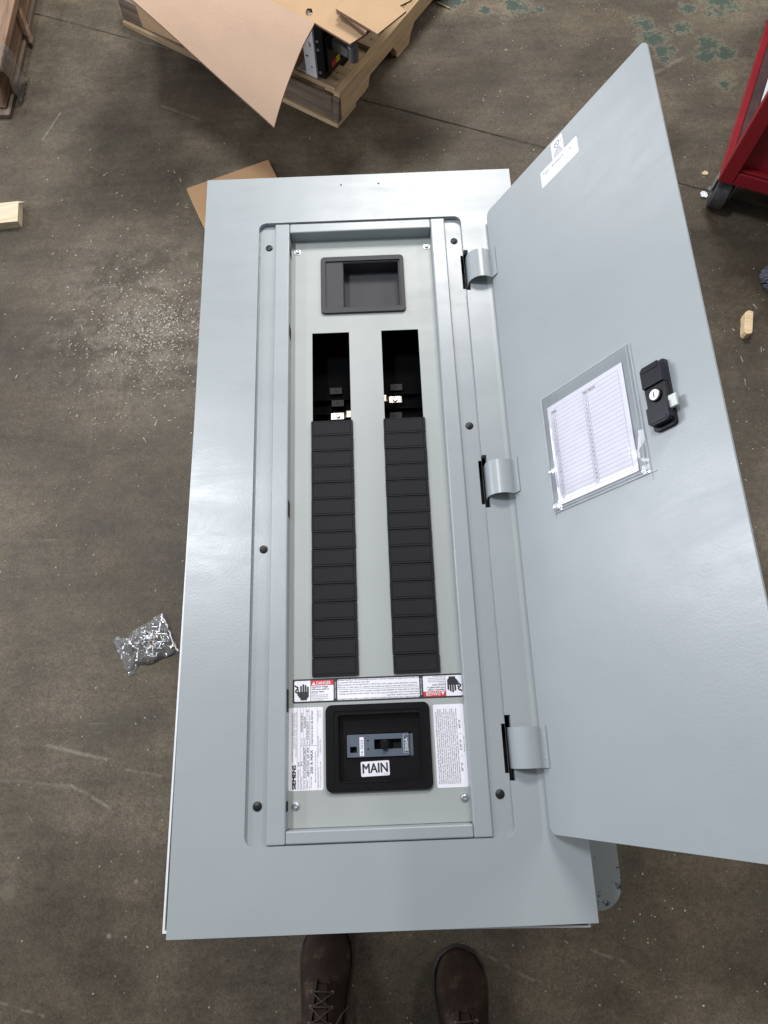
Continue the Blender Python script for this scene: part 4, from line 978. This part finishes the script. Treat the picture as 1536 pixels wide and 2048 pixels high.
# ------------------------------------------------------------------ the person standing at the foot of the panel: boots and trouser legs
per = thing('person', 'person in brown lace up leather boots standing at the near end of the panel', 'person', (0, -.36, 0))
def boot(cx, toe, rz, untied):
    # boot frame: +y to the toe, origin at the heel centre on the floor
    o_ = Vector((cx, toe - .30 + .36, 0))
    root = MB()
    st = [(0, .033, .080, .0), (.02, .040, .110, 0), (.06, .040, .135, 0), (.10, .040, .132, 0), (.135, .041, .118, 0), (.17, .044, .100, 0), (.205, .049, .080, 0), (.235, .051, .066, 0), (.265, .047, .056, 0), (.288, .034, .046, 0), (.300, .015, .034, 0)]
    rings = []
    n = 20
    for y, w, h, _ in st:
        ring_ = []
        for k in range(n):
            a = 2 * math.pi * k / n; c, s_ = math.cos(a), math.sin(a)
            xx = w * math.copysign(abs(c) ** .75, c); zz = .018 + (h - .018) * (.5 + .5 * math.copysign(abs(s_) ** .8, s_)); xx *= 1 - .30 * max(0, (zz - .05) / .08)
            ring_.append(root.bm.verts.new((xx + .006 * (y / .3) ** 2 * 0, y, zz)))
        rings.append(ring_)
    for a, c in zip(rings, rings[1:]):
        for k in range(n): root.bm.faces.new((a[k], a[(k + 1) % n], c[(k + 1) % n], c[k]))
    root.bm.faces.new(rings[0][::-1]); root.bm.faces.new(rings[-1])
    root.tube([(0, .045, .09), (0, .040, .15), (0, .036, .20)], [.046, .044, .047], 20)
    bmesh.ops.recalc_face_normals(root.bm, faces=root.bm.faces)
    bo = root.build('boot', 'boot', per, o_, sub=1); bo.rotation_euler = (0, 0, rz); bo.scale = (1.02, 1, 1)
    s = MB(); out = []
    for y, w, h, _ in st: out.append((w + .005, y))
    out.append((.0, .3055)); poly = out + [(-x, y) for x, y in reversed(out[:-1])]
    poly = [(x, y if y > 0 else -.004) for x, y in poly]
    s.plate(poly, (), 0, .019); s.build('sole', 'sole', bo, bevel=.003, seg=2)
    # toe-cap welt stitching, tongue, eyelet facings and laces
    t = MB(); t.tube([(x * .985, y, .0225) for x, y in [(w + .0015, y) for y, w, h, _ in st[3:]] + [(0, .3045)] + [(-w - .0015, y) for y, w, h, _ in reversed(st[3:])]], .0022, 6); t.build('welt', 'sole', bo)
    t = MB()
    zt_ = lambda y: .0865 + (.205 - y) * .44         # top line of the instep
    t.hexa([(-.017, .09, zt_(.09) - .012), (.017, .09, zt_(.09) - .012), (.011, .207, zt_(.207) - .010), (-.011, .207, zt_(.207) - .010)], [(-.016, .09, zt_(.09) + .004), (.016, .09, zt_(.09) + .004), (.010, .207, zt_(.207)), (-.010, .207, zt_(.207))]); t.build('tongue', 'boot', bo, bevel=.003, seg=2)
    for sx in (-1, 1):
        t = MB()
        P = [(sx * .010, .214, zt_(.214) - .001), (sx * .026, .208, zt_(.208) - .006), (sx * .035, .17, zt_(.17) - .020), (sx * .036, .09, zt_(.09) - .022), (sx * .016, .09, zt_(.09) + .006), (sx * .014, .16, zt_(.16) + .004)]
        up_ = [Vector(p) + Vector((sx * .0012, .0006, .0026)) for p in P]; lo_ = [Vector(p) - Vector((0, 0, .004)) for p in P]
        vu = [t.bm.verts.new(p) for p in up_]; vl = [t.bm.verts.new(p) for p in lo_]
        t.bm.faces.new(vu); t.bm.faces.new(vl[::-1])
        for k in range(6): t.bm.faces.new((vu[k], vl[k], vl[(k + 1) % 6], vu[(k + 1) % 6]))
        bmesh.ops.recalc_face_normals(t.bm, faces=t.bm.faces); t.build('facing', 'boot', bo, bevel=.001, seg=1)
    es = [(y, zt_(y) + .0055) for y in (.196, .174, .150, .126)]
    ey_ = None
    for y, z in es:
        for sx in (-1, 1):
            if ey_ is None:
                t = MB(); t.lathe([(.0014, .0006), (.0026, .0012), (.0032, 0)], 10); ey_ = t.build('eyelet', 'steel', bo, (sx * .0195, y, z - .003))
            else: dup(ey_, (sx * .0195, y, z - .003), bo)
    t = MB()
    for i, (y, z) in enumerate(es):
        t.tube([(-.0195, y, z - .002), (-.008, y + .002, z + .004), (.008, y + .002, z + .004), (.0195, y, z - .002)], .0015, 6)
        if i < 3:
            n_ = es[i + 1]
            t.tube([(-.0195, y, z), (0, (y + n_[0]) / 2, (z + n_[1]) / 2 + .007), (.0195, n_[0], n_[1])], .0015, 6); t.tube([(.0195, y, z), (0, (y + n_[0]) / 2 - .001, (z + n_[1]) / 2 + .008), (-.0195, n_[0], n_[1])], .0015, 6)
    sd = 1 if untied else -1
    loop = [(sd * .004, .118, .137), (sd * .022, .140, .128), (sd * .040, .165, .104), (sd * .050, .172, .088), (sd * .058, .156, .078), (sd * .056, .130, .084), (sd * .040, .112, .108), (sd * .014, .113, .134)]
    t.tube([Vector(p) for p in loop], .0015, 6); t.tube([(-sd * .003, .118, .137), (-sd * .02, .138, .126), (-sd * .042, .146, .096), (-sd * .056, .128, .068)], .0015, 6)
    t.build('lace', 'lace', bo)
    return bo
boot(-.147, -.138, R(-4), True)
boot(.150, -.196, R(3), False)
# one continuous body: skin grown over a skeleton, the clothes as its children
def skin(name, verts, edges, mat, parent, sub=2):
    me = bpy.data.meshes.new(name); me.from_pydata([v[:3] for v in verts], edges, []); me.materials.append(M[mat])
    o = bpy.data.objects.new(name, me); COL.objects.link(o); o.parent = parent
    sk_ = o.modifiers.new('skin', 'SKIN'); sk_.use_smooth_shade = True
    for k, v in enumerate(verts):
        r_ = v[3] if isinstance(v[3], tuple) else (v[3], v[3]); me.skin_vertices[0].data[k].radius = r_; me.skin_vertices[0].data[k].use_root = (k == 0)
    sb = o.modifiers.new('subd', 'SUBSURF'); sb.levels = sub; sb.render_levels = sub
    return o
M['shirt'] = simple('dark_work_shirt', (.03, .034, .045), .9, 0, .25, 300, .5, 600)
M['skin'] = simple('skin', (.42, .25, .17), .5, 0, .08, 60)
M['hair'] = simple('dark_hair', (.02, .014, .01), .6, 0, .4, 400)
tv = [(0, -.10, .93, .135), (-.10, -.10, .88, .095), (-.115, -.09, .72, .085), (-.135, -.075, .50, .068), (-.143, -.075, .30, .060), (-.146, -.068, .165, .058),
      (.10, -.10, .88, .095), (.118, -.10, .72, .085), (.138, -.10, .50, .068), (.147, -.105, .30, .060), (.150, -.098, .165, .058), (0, -.095, 1.02, .14)]
skin('trousers', tv, [(0, 1), (1, 2), (2, 3), (3, 4), (4, 5), (0, 6), (6, 7), (7, 8), (8, 9), (9, 10), (0, 11)], 'denim', per)
sv = [(0, -.095, .98, (.15, .12)), (0, -.06, 1.14, (.155, .12)), (0, .00, 1.32, (.165, .115)), (0, .045, 1.44, (.12, .08)), (0, .075, 1.49, .055),
      (-.16, .04, 1.41, .066), (-.25, .10, 1.24, .050), (-.255, .18, 1.16, .044), (-.16, .36, 1.42, .037),
      (.16, .04, 1.41, .066), (.25, .10, 1.24, .050), (.255, .18, 1.16, .044), (.18, .36, 1.42, .037)]
skin('shirt', sv, [(0, 1), (1, 2), (2, 3), (3, 4), (3, 5), (5, 6), (6, 7), (7, 8), (3, 9), (9, 10), (10, 11), (11, 12)], 'shirt', per)
hv = [(0, .10, 1.52, .052), (0, .135, 1.58, .055), (0, .165, 1.655, (.078, .092)), (0, .165, 1.72, (.076, .090)), (0, .245, 1.60, .030), (0, .262, 1.645, .013), (-.076, .16, 1.65, .014), (.076, .16, 1.65, .014)]
head = skin('head', hv, [(0, 1), (1, 2), (2, 3), (2, 4), (2, 5), (2, 6), (2, 7)], 'skin', per)
b = MB(); b.lathe([(0, .105), (.05, .095), (.082, .06), (.092, .02), (.088, -.02), (.0, -.02)], 20, Matrix.Translation((0, .150, 1.685)) @ Matrix.Rotation(R(18), 4, 'X')); b.build('hair', 'hair', head)
for sx in (-1, 1):
    cx_ = .02 + sx * .085; a = [(.17 * sx - (.01 if sx < 0 else -.01), .36, 1.42, .030), (cx_ + sx * .02, .50, 1.60, .026), (cx_, .545, 1.672, (.034, .018)), (cx_ - sx * .012, .575, 1.715, (.036, .016))]
    e = [(0, 1), (1, 2), (2, 3)]
    for q, ln in enumerate((.92, 1.0, .95, .78)):
        bx_ = cx_ - sx * .012 + (q - 1.5) * .017; k = len(a)
        a += [(bx_, .590, 1.738, .0085), (bx_ - sx * .006, .600 - .004 * q, 1.738 + .034 * ln, .008), (bx_ - sx * .020, .585, 1.738 + .052 * ln, .007)]; e += [(3, k), (k, k + 1), (k + 1, k + 2)]
    k = len(a); a += [(cx_ - sx * .034, .560, 1.690, .011), (cx_ - sx * .050, .556, 1.712, .009), (cx_ - sx * .058, .560, 1.734, .008)]; e += [(2, k), (k, k + 1), (k + 1, k + 2)]
    skin('hand', a, e, 'skin', per)
